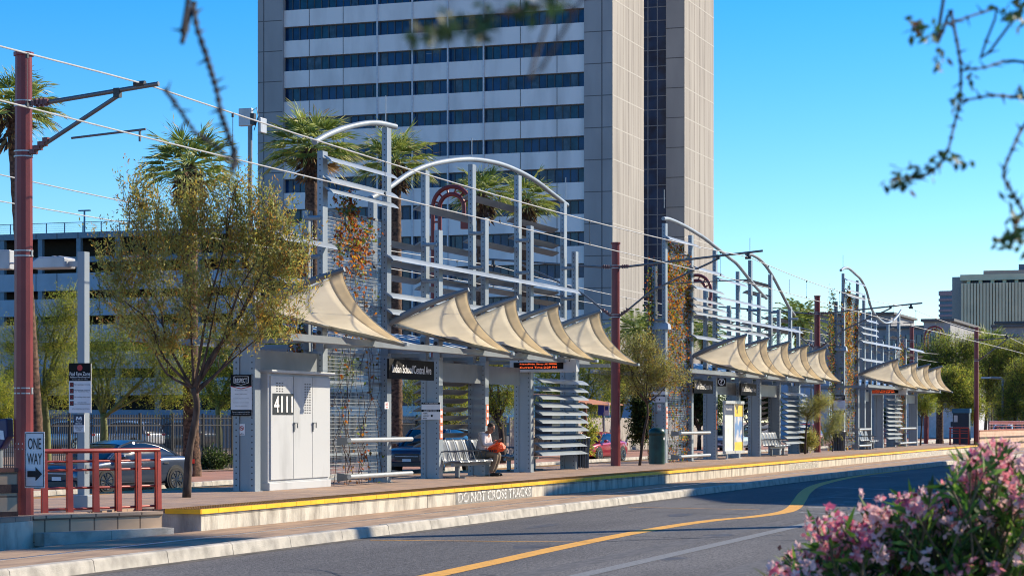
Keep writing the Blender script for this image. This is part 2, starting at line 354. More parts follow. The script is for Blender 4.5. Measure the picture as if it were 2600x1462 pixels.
for x, y, rx, ry in [(30,10.2,.5,.25),(34,8.4,.35,.2),(41,10.9,.7,.22),(38,6.6,.4,.3),(47,9.4,.6,.2),(28,7.6,.3,.22),(52,7,.5,.3),(36,12,.8,.15),(44,12.4,.9,.12),(31.5,12.6,.7,.1)]:
    mb.add([(x+rx*math.cos(a)*(1+.25*math.sin(3*a+x)), y+ry*math.sin(a)*(1+.2*math.cos(2*a+y)), ROAD+.002) for a in np.linspace(0,2*math.pi,21)[:-1]], [tuple(range(20))])
PATCH = mat('asphalt_patch', (.125,.12,.125), .9, 0, .25, 22, .8, 50, col2=(.04,.04,.045), lo=.36, hi=.66)
for poly in ([(24,9.6),(31,9.7),(31,11.6),(24,11.5)],[(35,5.2),(44,5.1),(44.2,6.6),(35.1,6.7)],[(46,10.6),(58,10.7),(58,12.1),(46.2,12)]): flat('road_patch', poly, ROAD+.0015, PATCH)
LANE = mat('tyre_darkened', (.11,.105,.11), .8, 0, .3, 9, .5, 50, col2=(.06,.06,.064), stretch=(.3,1.5,1))
for y0 in (4.2,6.0,8.2,10.0): flat('tyre_track', [(10,y0),(120,y0),(120,y0+.38),(10,y0+.38)], ROAD+.0008, LANE)
struct(mb.build('oil_stains', mat('oil_stain', (.085,.08,.08), .6, 0, .3, 8, .3, 60)))
# ---------------------------------------------------------------- platform
PX0, PX1, PY0, PY1 = 31.95, 131., 16.53, 22.2
WALLC = mat('platform_concrete', (.55,.515,.44), .9, 0, .2, 3.2, .6, 35, col2=(.27,.245,.21), stretch=(1,1,.35), lo=.34, hi=.58)
mb = MB(); mb.b2((PX0,PY0,-.3), (PX1,PY1,PLAT-.07)); mb.b2((27.2,17.75,-.3),(PX0+.6,PY1,PLAT-.07)); mb.b2((PX1,17.6,-.3),(PX1+6,PY1,PLAT-.07))
pl = struct(mb.build('platform', WALLC, bevel=.012))
mb = MB(); mb.b2((PX0+.0,PY0+.6,PLAT-.07),(PX1,PY1-.6,PLAT)); mb.b2((27.2,17.75,PLAT-.07),(PX0,PY1,PLAT-.002)); mb.b2((PX1,17.6,PLAT-.07),(PX1+6,PY1,PLAT-.002))
struct(mb.build('platform_paving', PAVER))
TACT = mat('tactile_paving', (.40,.20,.035), .7, 0, .25, 2.5, .0, col2=(.22,.12,.04), lo=.3, hi=.6)
TACTF = mat('platform_edge_yellow', (.95,.50,.008), .55, 0, .12, 3, .1, 60)
mb = MB()
def strip(y0, y1, fy):
    x = PX0 - .06
    while x < PX1:
        mb.b2((x,y0,PLAT-.07),(min(x+.604,PX1),y1,PLAT+.003), 0); mb.b2((x+.003,fy-.008,PLAT-.078),(min(x+.601,PX1),fy+.004,PLAT-.004), 1); x += .61
strip(PY0-.03, PY0+.6, PY0-.03); strip(PY1-.6, PY1+.03, PY1+.03)
for i in range(int((PX1-PX0)/.061)):     # rows of raised domes along the near strip
    x = PX0 - .03 + i*.061
    if x > 62: break
    for j in range(9): mb.disc((x, PY0+.03+j*.062, PLAT+.003), (0,0,1), .012, 5, 0, .006)
mb.b2((PX0-.075,PY0-.03,PLAT-.078),(PX0-.061,PY0+.62,PLAT-.003),1)
struct(mb.build('tactile_strip', [TACT, TACTF]))
mb = MB()    # construction joints and the ledge line in the platform wall
for x in [34.1,38.2,42.0,45.8,49.6,53.4,57.2,61,64.8,68.6,72.4,76.2,80,83.8,87.6,91.4,95.2,99,104,109,114,119,124]: mb.b2((x-.01,PY0-.003,-.02),(x+.01,PY0+.02,.27))
mb.b2((PX0+.02,PY0-.003,.232),(PX1,PY0+.02,.24))
struct(mb.build('platform_wall_joints', mat('joint_dark', (.10,.09,.08), .95)))
# painted warnings on the platform wall
def warn(x0, x1, z0, z1, g, c1=(.25,.25,.24), c2=(.72,.72,.70), k=''):
    mb = MB(); mb.b2((x0-.15,PY0-.004,z0-.05),(x1+.12,PY0+.01,z1+.035))
    o = mb.build('platform_warning', mat('warning_grey'+k, c1, .9, 0, .3, 5, .3, 60, lo=.3, hi=.55)); solo(o, ((x0+x1)/2, PY0, z0))
    tag(o, g, 'painted sign'); text('DO NOT CROSS TRACKS', mat('warning_white'+k, c2, .9, 0, .45, 14, lo=.35, hi=.6), o, ((x0+x1)/2, PY0-.004, (z0+z1)/2), (1,0,0), x1-x0, z1-z0, bold=.02)
a, b = onY(1163,0,PY0).x, onY(1347,0,PY0).x; warn(a, b, .03, .25, 'white DO NOT CROSS TRACKS stencil on grey patch below the seated man')
a, b = onY(2005,0,PY0).x, onY(2077,0,PY0).x; warn(a, b, .04, .26, 'faded DO NOT CROSS TRACKS stencil below the platform edge near the second shelter', (.42,.40,.35), (.66,.65,.60), '_faded')
a, b = onY(2290,0,PY0).x, onY(2390,0,PY0).x; warn(a, b, .05, .24, 'faint far DO NOT CROSS TRACKS stencil at the far end of the platform wall', (.49,.46,.40), (.60,.58,.53), '_faint')

# ---------------------------------------------------------------- ramp walls and red railings at both ends
_q = [onZ(412,1297,PLAT), onZ(254,1303,PLAT), onZ(84,1309,PLAT)]
RAMP = [(p.x,p.y) for p in _q]
def blockwall(name, label, pts, z0, z1, th=.3, m=BLOCK, cap=.06, capm=None, stripes=()):
    t = thing(name, label, 'wall', (pts[0][0],pts[0][1],z0)); mb = MB(); mc = MB(); ms = MB()
    for a, b in zip(pts, pts[1:]):
        a, b = Vector((*a,0)), Vector((*b,0)); d = (b-a).normalized(); mid = (a+b)/2; L = (b-a).length
        s = Vector((d.y,-d.x,0)); s = -s if s.y > 0 else s
        mb.box(mid - s*th/2 + Vector((0,0,(z0+z1)/2)), (L,th,z1-z0), ax=(d, -s, Vector((0,0,1))))
        mc.box(mid - s*(th/2) + Vector((0,0,z1+cap/2)), (L,th+.05,cap), ax=(d, -s, Vector((0,0,1))))
        for zz, hh in stripes: ms.box(mid + s*.004 + Vector((0,0,zz)), (L,.02,hh), ax=(d, -s, Vector((0,0,1))))
    mb.build('wall_body', m, t); mc.build('wall_cap', capm or m, t)
    if stripes: ms.build('dark_band', mat('dark_block', (.075,.04,.035), .9, 0, .3, 4, .3, 60), t)
    return t
blockwall('ramp_wall', 'low tan block wall under the red railing at the left platform end', RAMP[:3], -.05, PLAT-.06, .3)
mb = MB()
for a, b in zip(RAMP, RAMP[1:]): mb.bar((a[0]-.03,a[1]-.12,0.0),(b[0]-.03,b[1]-.12,0.0), .3,.2)
solo(mb.build('wall_footing', KERBC), (29.5,17.2,0)); struct(bpy.data.objects['wall_footing'])
wl = [onX(-60,1300,28.2), onX(31,1300,28.6)]
blockwall('striped_wall', 'dark striped block wall at the left edge beside the red mast', [(28.75,wl[1].y),(27.5,wl[1].y+.75),(25.5,wl[1].y+1.2)], -.05, 1.02, .3, stripes=((.77,.13),(.36,.13)), capm=mat('brick_cap',(.12,.05,.04),.9))
blockwall('striped_wall', 'long tan block wall with two dark stripes beyond the far platform end', [(133.4,16.9),(150,16.2),(175,15.5)], -.05, 1.15, .3, stripes=((.74,.12),(.34,.12)), capm=mat('brick_cap_red',(.36,.14,.08),.9), m=brickmat('tan_block', (.60,.40,.28),(.55,.36,.26),(.40,.27,.2),.3,.2,.01,.9,rot=(R(90),0,0)))
def railing(label, pts, z0, h, nposts, m=REDB, bars=(.06,.40,.69,.83), lean=.06, group=None):
    pts = [Vector((p[0],p[1],0)) for p in pts]; L = [(b-a).length for a,b in zip(pts,pts[1:])]; tot = sum(L)
    def at(s):
        for a,b,l in zip(pts,pts[1:],L):
            if s <= l+1e-6: return a+(b-a)*(s/l), (b-a).normalized()
            s -= l
        return pts[-1], (pts[-1]-pts[-2]).normalized()
    t = thing('metal_railing', label, 'railing', (pts[0].x,pts[0].y,z0), group)
    ss = [tot*i/(nposts-1)*.985+.06 for i in range(nposts)] if nposts > 1 else [0]
    for s in ss:
        p, d = at(min(s, tot)); n = Vector((-d.y,d.x,0)); mb = MB()
        mb.prism([p - d*.045 + Vector((0,0,z0)), p + d*.045 + Vector((0,0,z0)), p + d*.045 + Vector((0,0,z0+h-.03)), p - d*.03 + Vector((0,0,z0+h-.03))], n*.02); mb.prism([p+ n*.06 - d*.05 + Vector((0,0,z0)), p+ n*.06 + d*.05 + Vector((0,0,z0)), p+ n*.06 + d*.045 + Vector((0,0,z0+h-.03)), p+ n*.06 - d*.03 + Vector((0,0,z0+h-.03))], n*.02)
        mb.build('rail_post', m, t)
    n = max(2, int(tot/.5)); path = [at(tot*i/n)[0] for i in range(n+1)]
    mb = MB(); mb.tube([p+Vector((0,0,z0+h)) for p in path], .038, 10, 0); mb.build('top_rail', m, t, smooth=False, auto=50)
    for b in bars:
        mb = MB(); mb.tube([p+Vector((0,0,z0+h*b)) for p in path], .020, 8); mb.build('rail_bar', m, t, auto=50)
    return t
_r = [onZ(403,1290,PLAT), onZ(254,1297,PLAT), onZ(110,1301,PLAT)]
railing('red metal railing on the low block wall at the left platform end', [(p.x,p.y) for p in _r], PLAT-.01, .97, 6)
railing('small red railing panel beside the ticket machine', [(130.5,18.3),(130.8,17.2)], PLAT, 1.0, 3)
railing('red railing on the ramp behind the last shelter', [(128,21.8),(128.6,19.9)], PLAT, 1.0, 4)
railing('red railing along the top of the striped wall', [(138,16.9),(150,16.45),(170,15.9)], 1.21, .5, 10)
# ================================================================ STATION SHELTERS
YF, YB = 19.665, 20.02
def post(t, X, Y, z1, z0=PLAT, w=.13, dx=.26, holes=True, name='steel_post'):
    mb = MB(); mb.box((X-dx/2, Y, (z0+z1)/2), (dx, w, z1-z0), 0)
    mb.box((X-dx/2, Y, z0+.006), (dx+.08, w+.06, .012), 0)
    if holes:
        z = z0 + .12
        while z < z1 - .06: mb.disc((X-dx, Y, z), (-1,0,0), .016, 6, 1, .003); z += .125
    return mb.build(name, [STEEL, HOLE], t)
def pillar(t, X, zf, zb, holes=True):
    post(t, X, YF, zf, holes=holes); post(t, X, YB, zb, holes=holes)
    mb = MB(); mb.box((X-.13, (YF+YB)/2, (PLAT+3.3)/2), (.2, YB-YF-.13-.004, 3.3-PLAT-.01)); mb.build('infill_plate', STEEL, t)
    mb = MB()
    for y in (YF,YB): mb.prism([(X-.28,y-.1,3.3),(X-.28,y+.1,3.3),(X-.28,y+.07,3.86),(X-.28,y-.05,3.86)], (.025,0,0)); mb.disc((X-.285,y+.01,3.7),(-1,0,0),.05,10,1,.004)
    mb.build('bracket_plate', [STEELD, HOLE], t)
def blade(t, a, b, tilt, w=.36, th=.045, mi=0, name='louver_blade', m=None):
    """lens-section louver running from a to b; tilt = angle of its plane about X"""
    a, b = Vector(a), Vector(b); d = (b-a).normalized(); y = Vector((0, math.cos(tilt), math.sin(tilt))); z = d.cross(y).normalized(); y = z.cross(d)
    prof = [(-.5,0),(-.32,.42),(0,.55),(.32,.42),(.5,0),(.32,-.35),(0,-.45),(-.32,-.35)]
    mb = MB(); rings = []
    for e, p in ((-1,a),(1,b)):
        rings.append([p + d*(s*w*.5*1.0) + y*s*w + z*c*th for s, c in prof])
    mb.loft(rings); return mb.build(name, m or STEEL, t, auto=30)
FRONT = R(31); BACK = R(-20)
def fpx(p0, p1, Y=19.42):
    a, b = onY(*p0, Y), onY(*p1, Y); z = (a.z+b.z)/2; z = a.z; return (a.x, Y, z), (b.x, Y, a.z*.5+b.z*.5 if abs(a.z-b.z) > .25 else a.z)
def meshpanel(t, x0, x1, Y, z0, z1, dx=.065, dz=.08, r=.0042, bars=(.09,.36,.66)):
    mb = MB(); fr = .03
    for x in (x0, x1): mb.b2((x-fr/2,Y-.02,z0),(x+fr/2,Y+.02,z1))
    for f in (0,)+tuple(bars)+(1,): z = z0+(z1-z0)*f; mb.b2((x0,Y-.021,z-.025),(x1,Y+.021,z+.025))
    mb.build('panel_frame', STEEL, t)
    mw = MB(); n = int((x1-x0)/dx)
    for i in range(1,n): x = x0+(x1-x0)*i/n; mw.b2((x-r,Y-r,z0),(x+r,Y+r,z1))
    n = int((z1-z0)/dz)
    for i in range(1,n): z = z0+(z1-z0)*i/n; mw.b2((x0,Y-3.2*r,z-1.5*r),(x1,Y-1.0*r,z+1.5*r))
    mw.build('wire_mesh', GALV, t)
def leanrail(t, x0, x1, Y, z):
    mb = MB(); mb.tube([(x0,Y-.42,z),(x1,Y-.42,z)], .055, 12); mb.build('lean_rail', GALV, t, auto=50)
    for x in (x0+.15, x1-.35): mb = MB(); mb.prism([(x,Y-.06,z-.12),(x,Y-.45,z-.05),(x,Y-.45,z+.03),(x,Y-.06,z+.08)], (.015,0,0)); mb.build('rail_bracket', STEELD, t)
def arch(t, px, Y, r=.066):
    P = catmull([onY(x, y, Y) for x, y in px], 6); mb = MB(); mb.tube(P, r, 14)
    mb.build('arch_tube', GALV if False else STEEL, t, auto=50); return P
def cap(t, X, Y, z0, z1):
    mb = MB()
    for s in (-.05,.05): mb.box((X-.13, Y+s, (z0+z1)/2), (.1,.025,z1-z0))
    mb.build('post_clamp', STEEL, t)
def tie(t, X, z):
    mb = MB(); mb.cyl((X-.13,YF-.02,z),(X-.13,YB+.02,z),.05,8); mb.build('tie_tube', STEEL, t)
def rod(t, X, Y, z):
    mb = MB(); mb.cyl((X,Y,z),(X,Y,z+.62),.012,6); mb.build('lightning_rod', GALV, t)
def sail(t, X0, X1, zb=4.05, zt=4.76, zc=3.46, zd=3.86, yt=17.72, yc=17.82):
    B, T, C, D = Vector((X0,19.58,zb)), Vector((X0+.05,yt,zt)), Vector((X1,yc,zc)), Vector((X1-.05,19.58,zd))
    n = 14
    def edge(a, b, sag):                           # edges of a tensile membrane curve inwards
        ctr = (B+T+C+D)/4; m = (a+b)/2; inw = (ctr-m); return lambda s: a.lerp(b, s) + inw*(sag*4*s*(1-s))
    eBT, eDC, eTC, eBD = edge(B,T,.02), edge(D,C,.03), edge(T,C,.30), edge(B,D,.03)
    def S(u, v): # Coons patch: u along X, v from back to front
        return (eBD(u)*(1-v) + eTC(u)*v) + (eBT(v)*(1-u) + eDC(v)*u) - (B*(1-u)*(1-v) + D*u*(1-v) + T*(1-u)*v + C*u*v) + Vector((0,0,-.10*16*u*(1-u)*v*(1-v)))
    vh = .84
    def ring(v0, v1, k, thick): 
        top = [[S(i/n, v0+(v1-v0)*j/k) for i in range(n+1)] for j in range(k+1)]
        return top
    s = thing_part('fabric_sail', t)
    mb = MB(); g = ring(0, vh, 10, 0); mb.grid(g); o = mb.build('fabric_sail', FABRIC, t, smooth=True, fix=False)
    sm = o.modifiers.new('thickness', 'SOLIDIFY'); sm.thickness = .004
    mb = MB(); g = ring(vh, 1., 4, 0); mb.grid(g); h = mb.build('hem', HEM, o, smooth=True, fix=False); sm = h.modifiers.new('thickness','SOLIDIFY'); sm.thickness = .008; h.parent = o
    mb = MB(); mb.tube([S(i/n,1.)+Vector((0,-.006,0)) for i in range(n+1)] + [C+Vector((.12,-.05,-.04))], .011, 6); mb.box(C+Vector((.05,-.03,-.02)),(.16,.05,.07)); mb.build('edge_cable', GALV, o)
    mb = MB(); P = catmull([B+Vector((-.02,.1,.0)), B.lerp(T,.5)+Vector((-.02,0,.10)), T+Vector((-.02,-.06,.06))], 6); mb.tube(P, [.085]*4+list(np.linspace(.085,.05,len(P)-4)), 10); mb.build('sail_spar', STEELD, t, auto=60)
    mb = MB(); P = [S(0.02+.96*i/8, .015)+Vector((0,-.02,-.05)) for i in range(9)]; mb.tube(P, .03, 8); Q=[S(1.,i/5)+Vector((-.01,0,-.045)) for i in range(6)]; mb.tube(Q,[.06]*4+[.045,.03],8); mb.build('sail_arm', STEELD, t, auto=60)
def thing_part(*a): return None
def roof(t, xa, xb, xs):
    mb = MB(); mb.b2((xa,18.5,3.4),(xb,18.58,3.53)); mb.b2((xa,18.46,3.385),(xb,18.68,3.4)); mb.build('roof_beam', STEELD, t)  # front beam: same steel as the rear one, shade painted in by darker colour
    mb = MB(); mb.b2((xa,21.9,3.4),(xb,21.98,3.53)); mb.build('roof_beam', STEEL, t)
    for X in xs:
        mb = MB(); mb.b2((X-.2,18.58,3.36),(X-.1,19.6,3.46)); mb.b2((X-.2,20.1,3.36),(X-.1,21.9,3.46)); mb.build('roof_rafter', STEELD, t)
    a = min(xs)+7.2
    mb = MB(); P0, P1 = Vector((a,20.35,3.62)), Vector((xb-.5,22.5,4.12)); 
    mb.add([(a,20.35,3.62),(xb-.5,20.35,3.62),(xb-.5,22.5,4.12),(a,22.5,4.12),(a,20.35,3.58),(xb-.5,20.35,3.58),(xb-.5,22.5,4.08),(a,22.5,4.08)], [(0,1,2,3),(7,6,5,4),(0,4,5,1),(1,5,6,2),(2,6,7,3),(3,7,4,0)])
    mb.build('roof_panel', mat('roof_sky_reflection', (.05,.20,.42), .35, .2, .1, 2), t)  # sky reflection on the metal roof painted in as blue
    mb = MB(); x = a+.3
    while x < xb-.9: mb.add([(x,20.36,3.64),(x+.32,20.36,3.64),(x+.32,22.49,4.135),(x,22.49,4.135)], [(0,1,2,3)]); x += .95
    mb.build('roof_ribs', mat('roof_rib_sunlit', (.75,.78,.8), .5), t)  # sunlight on the slats painted in as white
def fascia(t, xa, xb, z0=2.76, z1=3.24):
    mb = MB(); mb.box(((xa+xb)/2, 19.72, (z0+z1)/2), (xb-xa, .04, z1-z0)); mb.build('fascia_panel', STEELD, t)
def louverbay(t, xa, xb, n, z0, dz, Y=19.5, tilt=R(24), m=None):
    for i in range(n): blade(t, (xa, Y, z0+i*dz), (xb, Y, z0+i*dz), tilt, .36, .05, m=m if Y < 20 else STEELD)  # back row takes the darker steel as painted shade

def shelter(label, posts, arches, blades, backblades, panels, rails, sails, roofx, roofxs, fas, bays, ties, rods):
    X0 = min(p[0] for p in posts); t = thing('tram_shelter', label, 'shelter', (X0, 19.8, PLAT), 'station shelters along the platform')
    for X, zf, zb in posts: pillar(t, X, zf, zb)
    for px, Y in arches:
        arch(t, px, Y)
    for p0, p1 in blades: a, b = fpx(p0, p1); blade(t, a, b, FRONT, .31)
    for p0, p1 in backblades: a, b = fpx(p0, p1, 20.22); blade(t, a, b, BACK, .31, m=STEELD)  # shaded undersides of the back blades painted with darker steel
    for p in panels: meshpanel(t, *p)
    for r in rails: leanrail(t, *r)
    for s in sails: sail(t, *s)
    roof(t, roofx[0], roofx[1], roofxs)
    for f in fas: fascia(t, *f)
    for b in bays: louverbay(t, *b)
    for X, z in ties: tie(t, X, z)
    for r in rods: rod(t, *r)
    return t
zt = lambda x, y, Y=YF: onY(x, y, Y).z
P1 = [40.5, 43.85, 47.49, 50.84, 54.2, 57.89, 62.03]
a1 = [(798,361),(830,343),(870,327),(920,315),(960,313),(1004,322)]
a2 = [(938,505),(985,478),(1035,443),(1087,420),(1145,408),(1200,405),(1260,414),(1310,432),(1358,458),(1400,490),(1440,521)]
posts1 = [(40.5, 4.4, 4.4), (43.85, zt(823,386), zt(785,536,YB)), (47.49, zt(982,326), zt(950,514,YB)), (50.84, zt(1117,586), zt(1087,436,YB)), (54.2, zt(1240,556), zt(1204,420,YB)), (57.89, zt(1350,575), zt(1315,446,YB)), (62.03, zt(1447,636), zt(1420,512,YB))]
front1 = [((988,652),(1466,737)),((988,749),(1436,809)),((832,402),(1001,449)),((832,453),(1003,498)),((835,482),(1003,525)),((702,599),(848,630)),((702,707),(830,730)),((988,790),(1240,826))]
back1 = [((1058,526),(1197,551)),((1182,498),(1312,525)),((1295,557),(1409,580)),((1299,600),(1411,620)),((986,618),(1075,635)),((1062,618),(1197,638)),((1185,610),(1309,629)),((1311,623),(1411,642)),
 ((988,668),(1098,688)),((1098,684),(1200,703)),((1210,690),(1310,712)),((1062,706),(1197,724)),((1212,708),(1310,729)),((1310,729),(1411,750)),((1062,730),(1197,746)),((1212,732),(1310,752)),((1310,757),(1411,776)),((988,705),(1062,717))]
S1 = shelter('nearest grey steel shelter with low front arch and cabinet under its first sail', posts1, [(a1,YF),(a2,YB)], front1, back1,
 [(43.95,47.36,19.78,.50,6.45)], [(44.2,47.85,19.66,1.36),(44.2,47.85,19.66,.56)],
 [(40.3,43.95),(47.45,50.9),(50.9,54.25),(54.25,57.95),(57.95,62.1)], (39.6,59.6), P1,
 [(40.6,43.6),(51.0,54.0),(54.4,57.0)], [(50.7,54.1,9,1.19,.222,20.22,R(-20)),(58.0,62.35,10,.88,.226)],
 [(43.72,6.2),(43.72,5.35),(50.7,5.25),(50.7,6.15),(54.05,5.8),(54.05,6.7),(57.75,5.9),(57.75,6.8),(61.9,6.3),(61.9,5.4)],
 [(47.3,YF,8.75),(54.05,YB,8.6),(62.1,YB,8.4)])
# the second shelter: two arches that start high on the left and fall away to the right
X2 = [XofY(1695), XofY(1761), XofY(1822), XofY(1880), XofY(1933), XofY(1983), XofY(2032)]
b1 = [(1684,555),(1700,557),(1730,570),(1757,585),(1790,606),(1822,631),(1850,653),(1873,672),(1905,712),(1925,735),(1946,757)]
b2 = [(1895,645),(1912,648),(1935,664),(1960,698),(1985,745),(2003,780),(2017,800)]
posts2 = [(X2[0], zt(1689,568), zt(1662,676,YB)), (X2[1], zt(1755,598), zt(1793,737,YF)), (X2[2], zt(1815,636), zt(1790,737,YB)), (X2[3], zt(1875,690), zt(1850,776,YB)), (X2[4], zt(1926,745), zt(1908,662,YB)), (X2[5], zt(1978,786), zt(1957,698,YB)), (X2[6], zt(2021,828), zt(2003,778,YB))]
posts2[1] = (X2[1], posts2[1][1], zt(1740,700,YB))
front2 = [((1693,602),(1772,627)),((1823,708),(1893,728)),((1762,728),(1835,745)),((1762,758),(1835,776)),((1762,775),(1840,792)),((1762,792),(2034,842)),((1823,755),(1944,783)),((1762,854),(1857,870)),((1823,820),(1905,832)),((1823,832),(1945,853)),((1767,680),(1834,699)),((1823,850),(1880,860))]
back2 = [((1892,712),(1950,722)),((1892,740),(1947,749)),((1762,803),(1860,819)),((1886,820),(2000,838)),((1945,806),(2006,818)),((1945,835),(2006,845)),((1890,842),(1960,853))]
S2 = shelter('middle grey steel shelter whose arches fall to the right beside the first far mast', posts2, [(b1,YF),(b2,YB)], front2, back2,
 [(X2[0]+.08,X2[1]-.12,19.78,.5,zt(1720,640)),], [(X2[0]+.3,X2[1]+.9,19.66,1.36),(X2[0]+.3,X2[1]+.9,19.66,.56)],
 [(a, b) for a, b in zip(X2[1:6], X2[2:7])], (X2[0]-1.2,X2[6]+.1), X2,
 [(X2[2]+.1,X2[3]-.3),(X2[4]+.1,X2[5]-.3)], [(X2[5]+.1,X2[6]+.5,10,.88,.226),(X2[4]+.1,X2[5]-.2,9,1.19,.222,20.22,R(-20))],
 [(X2[0]-.13,6.3),(X2[0]-.13,5.2),(X2[2]-.13,5.9),(X2[3]-.13,5.7),(X2[4]-.13,6.2),(X2[5]-.13,6.3),(X2[6]-.13,6.2)], [(X2[0]-.2,YF,9.0),(X2[4]-.2,YB,8.5),(X2[6]-.3,YB,7.3)])
# the third shelter: one tube that dips in an S
X3 = [XofY(2146), XofY(2182), XofY(2198), XofY(2214), XofY(2244), XofY(2275), XofY(2302), XofY(2330)]
c1 = [(2100+x/4.31, 640+y/4.31) for x, y in [(150,200),(190,175),(240,180),(310,240),(370,300),(430,420),(480,600),(530,690),(590,750),(650,780),(720,750),(770,700),(812,636)]]
posts3 = [(X3[0], zt(2142,695), zt(2124,766,YB)), (X3[1], zt(2177,712), 6.2), (X3[2], zt(2194,747), 6.0), (X3[3], zt(2210,792), 6.1), (X3[4], zt(2242,867), zt(2226,814,YB)), (X3[5], zt(2270,872), zt(2258,824,YB)), (X3[6], zt(2301,861), zt(2284,802,YB)), (X3[7], zt(2328,889), 5.)]
front3 = [((2147,709),(2193,725)),((2147,734),(2192,746)),((2147,747),(2192,758)),((2196,812),(2226,822)),((2186,830),(2226,843)),((2186,844),(2226,854)),((2186,865),(2285,886)),((2186,911),(2247,922)),((2307,885),(2343,897))]
back3 = [((2190,874),(2230,881)),((2190,888),(2230,895)),((2232,880),(2270,888)),((2232,893),(2270,900)),((2260,834),(2285,839)),((2260,855),(2285,860)),((2305,900),(2340,906))]
S3 = shelter('farthest grey steel shelter with a single tube dipping in an S', posts3, [(c1,YF)], front3, back3,
 [(X3[0]+.08,X3[1]-.12,19.78,.5,zt(2165,745)),(X3[5]+.1,X3[6]-.1,19.78,.5,5.6)], [(X3[0]+1.6,X3[1]+1.2,19.66,1.36),(X3[0]+1.6,X3[1]+1.2,19.66,.56),(X3[5]-1.,X3[6]+.9,19.66,1.36),(X3[5]-1.,X3[6]+.9,19.66,.56)],
 [(X3[1],X3[4]),(X3[4]-1.,X3[5]+.1),(X3[5]-.6,X3[6]+.2),(X3[6]+.3,X3[7]+1.2)], (X3[0],X3[7]+1.5), X3,
 [(X3[2],X3[3]-.3),(X3[6]+.1,X3[7]-.3)], [(X3[4]+.1,X3[5]+.8,10,.88,.226),(X3[2]-1,X3[3]-.6,9,1.19,.222,20.22,R(-20))],
 [(X3[0]-.13,6.4),(X3[0]-.13,5.3),(X3[4]-.13,6),(X3[5]-.13,5.6),(X3[6]-.13,5.8)], [(X3[0]-.2,YF,9.1)])
# ---------------------------------------------------------------- climbing vines on the mesh
def vine(label, x0, x1, z0, z1, n, probs, dens, Y=19.76, wood_=True):
    t = thing('climbing_vine', label, 'vine', ((x0+x1)/2, Y, PLAT), 'vines climbing the wire mesh panels')
    mb = MB(); cs = []
    for i in range(14):
        x = random.uniform(x0,x1); P = [Vector((x,Y-.03,PLAT))]
        top = random.uniform(z0+.5*(z1-z0), z1)
        while P[-1].z < top: q = P[-1] + Vector((random.gauss(0,.16), random.gauss(0,.01), random.uniform(.2,.4))); q.x = min(max(q.x,x0-.1),x1+.1); q.y = Y-.03+random.gauss(0,.02); P.append(q)
        mb.tube(P, list(np.linspace(.008,.003,len(P))), 4); cs += P
    mb.build('vine_stem', BARK, t)
    pts = []
    for _ in range(n*6):
        c = random.choice(cs); p = c + Vector((random.gauss(0,.14), random.gauss(0,.05), random.gauss(0,.16)))
        f = (p.z-PLAT)/(z1-PLAT); 
        if x0-.25 < p.x < x1+.25 and p.z < z1+.25 and random.random() < dens(f, (p.x-x0)/(x1-x0)): pts.append(p)
        if len(pts) >= n: break
    P = np.array(pts); D = RNG.normal(size=(len(P),3)) + np.array((0,-.5,-.7))
    leafmesh('vine_leaves', P, D, RNG.uniform(.06,.12,len(P)), RNG.uniform(.045,.085,len(P)), LV_VINE, t, RNG.choice(5, size=len(P), p=probs), fold=.15)
vine('orange and rust vine on the tall mesh beside the 4111 cabinet', 43.9, 47.3, 3.6, 6.75, 2100, [.30,.20,.26,.16,.08], lambda f, u: .012 + (.01 if f < .5 else .05 + 4.*max(0,f-.74) + (.35 if u < .15 and f > .55 else 0))*(1.25-u*.75))
vine('dense orange and green vine covering the middle shelter mesh', X2[0]+.1, X2[1]-.15, 4.6, zt(1720,632), 4200, [.2,.28,.3,.1,.12], lambda f, u: .06+ 1.1*max(0, f-.3)*(1.15-.7*u))
vine('golden green vine covering the farthest shelter mesh', X3[0]-.4, X3[1]+.2, 5, zt(2165,735), 4200, [.14,.22,.34,.16,.14], lambda f, u: .1+1.1*max(0,f-.25))
vine('small green vine on the right mesh of the farthest shelter', X3[5]-.5, X3[6], 4, 6.3, 900, [.2,.2,.4,.1,.1], lambda f, u: .2+.6*f)
vine('dark green vine hanging on the left posts of the middle shelter', X2[0]-.7, X2[0]-.1, 4.5, zt(1680,660), 1300, [.2,.15,.45,.15,.05], lambda f, u: .2+.7*f, 20.1)
vine('dark vine tangled on the left posts of the farthest shelter', X3[0]-1.6, X3[0]-.2, 4, 8., 1500, [.12,.1,.48,.25,.05], lambda f, u: .2+.7*f, 20.1)
vine('rust vine tangled on the back post behind the leafy platform tree', 42.9, 43.9, 4, 6.4, 900, [.3,.15,.3,.2,.05], lambda f, u: .2+.6*f, 20.1)
# ================================================================ PLATFORM FURNITURE
# ---- equipment cabinet
cx0, cx1, cy0, cy1 = 40.72, 43.78, 19.52, 20.25; cz1 = PLAT+2.48
t = thing('equipment_cabinet', 'big light grey metal cabinet with three doors and number 4111', 'cabinet', ((cx0+cx1)/2,19.9,PLAT))
CABW = mat('cabinet_paint', (.49,.51,.53), .45, .1, .14, 1.6, .04, 40, stretch=(1,1,.3), lo=.3, hi=.5)
mb = MB(); mb.b2((cx0,cy0+.02,PLAT+.16),(cx1,cy1,cz1-.06)); mb.b2((cx0-.02,cy0-.03,PLAT),(cx1+.0,cy1,PLAT+.16)); mb.build('cabinet_body', CABW, t, bevel=.008)
mb = MB(); mb.b2((cx0-.03,cy0-.09,cz1-.06),(cx1+.1,cy1+.03,cz1)); mb.build('cabinet_roof', CABW, t, bevel=.008)
dx = [cx0+.06, cx0+.06+1.1, cx0+.06+2.05, cx1-.02]
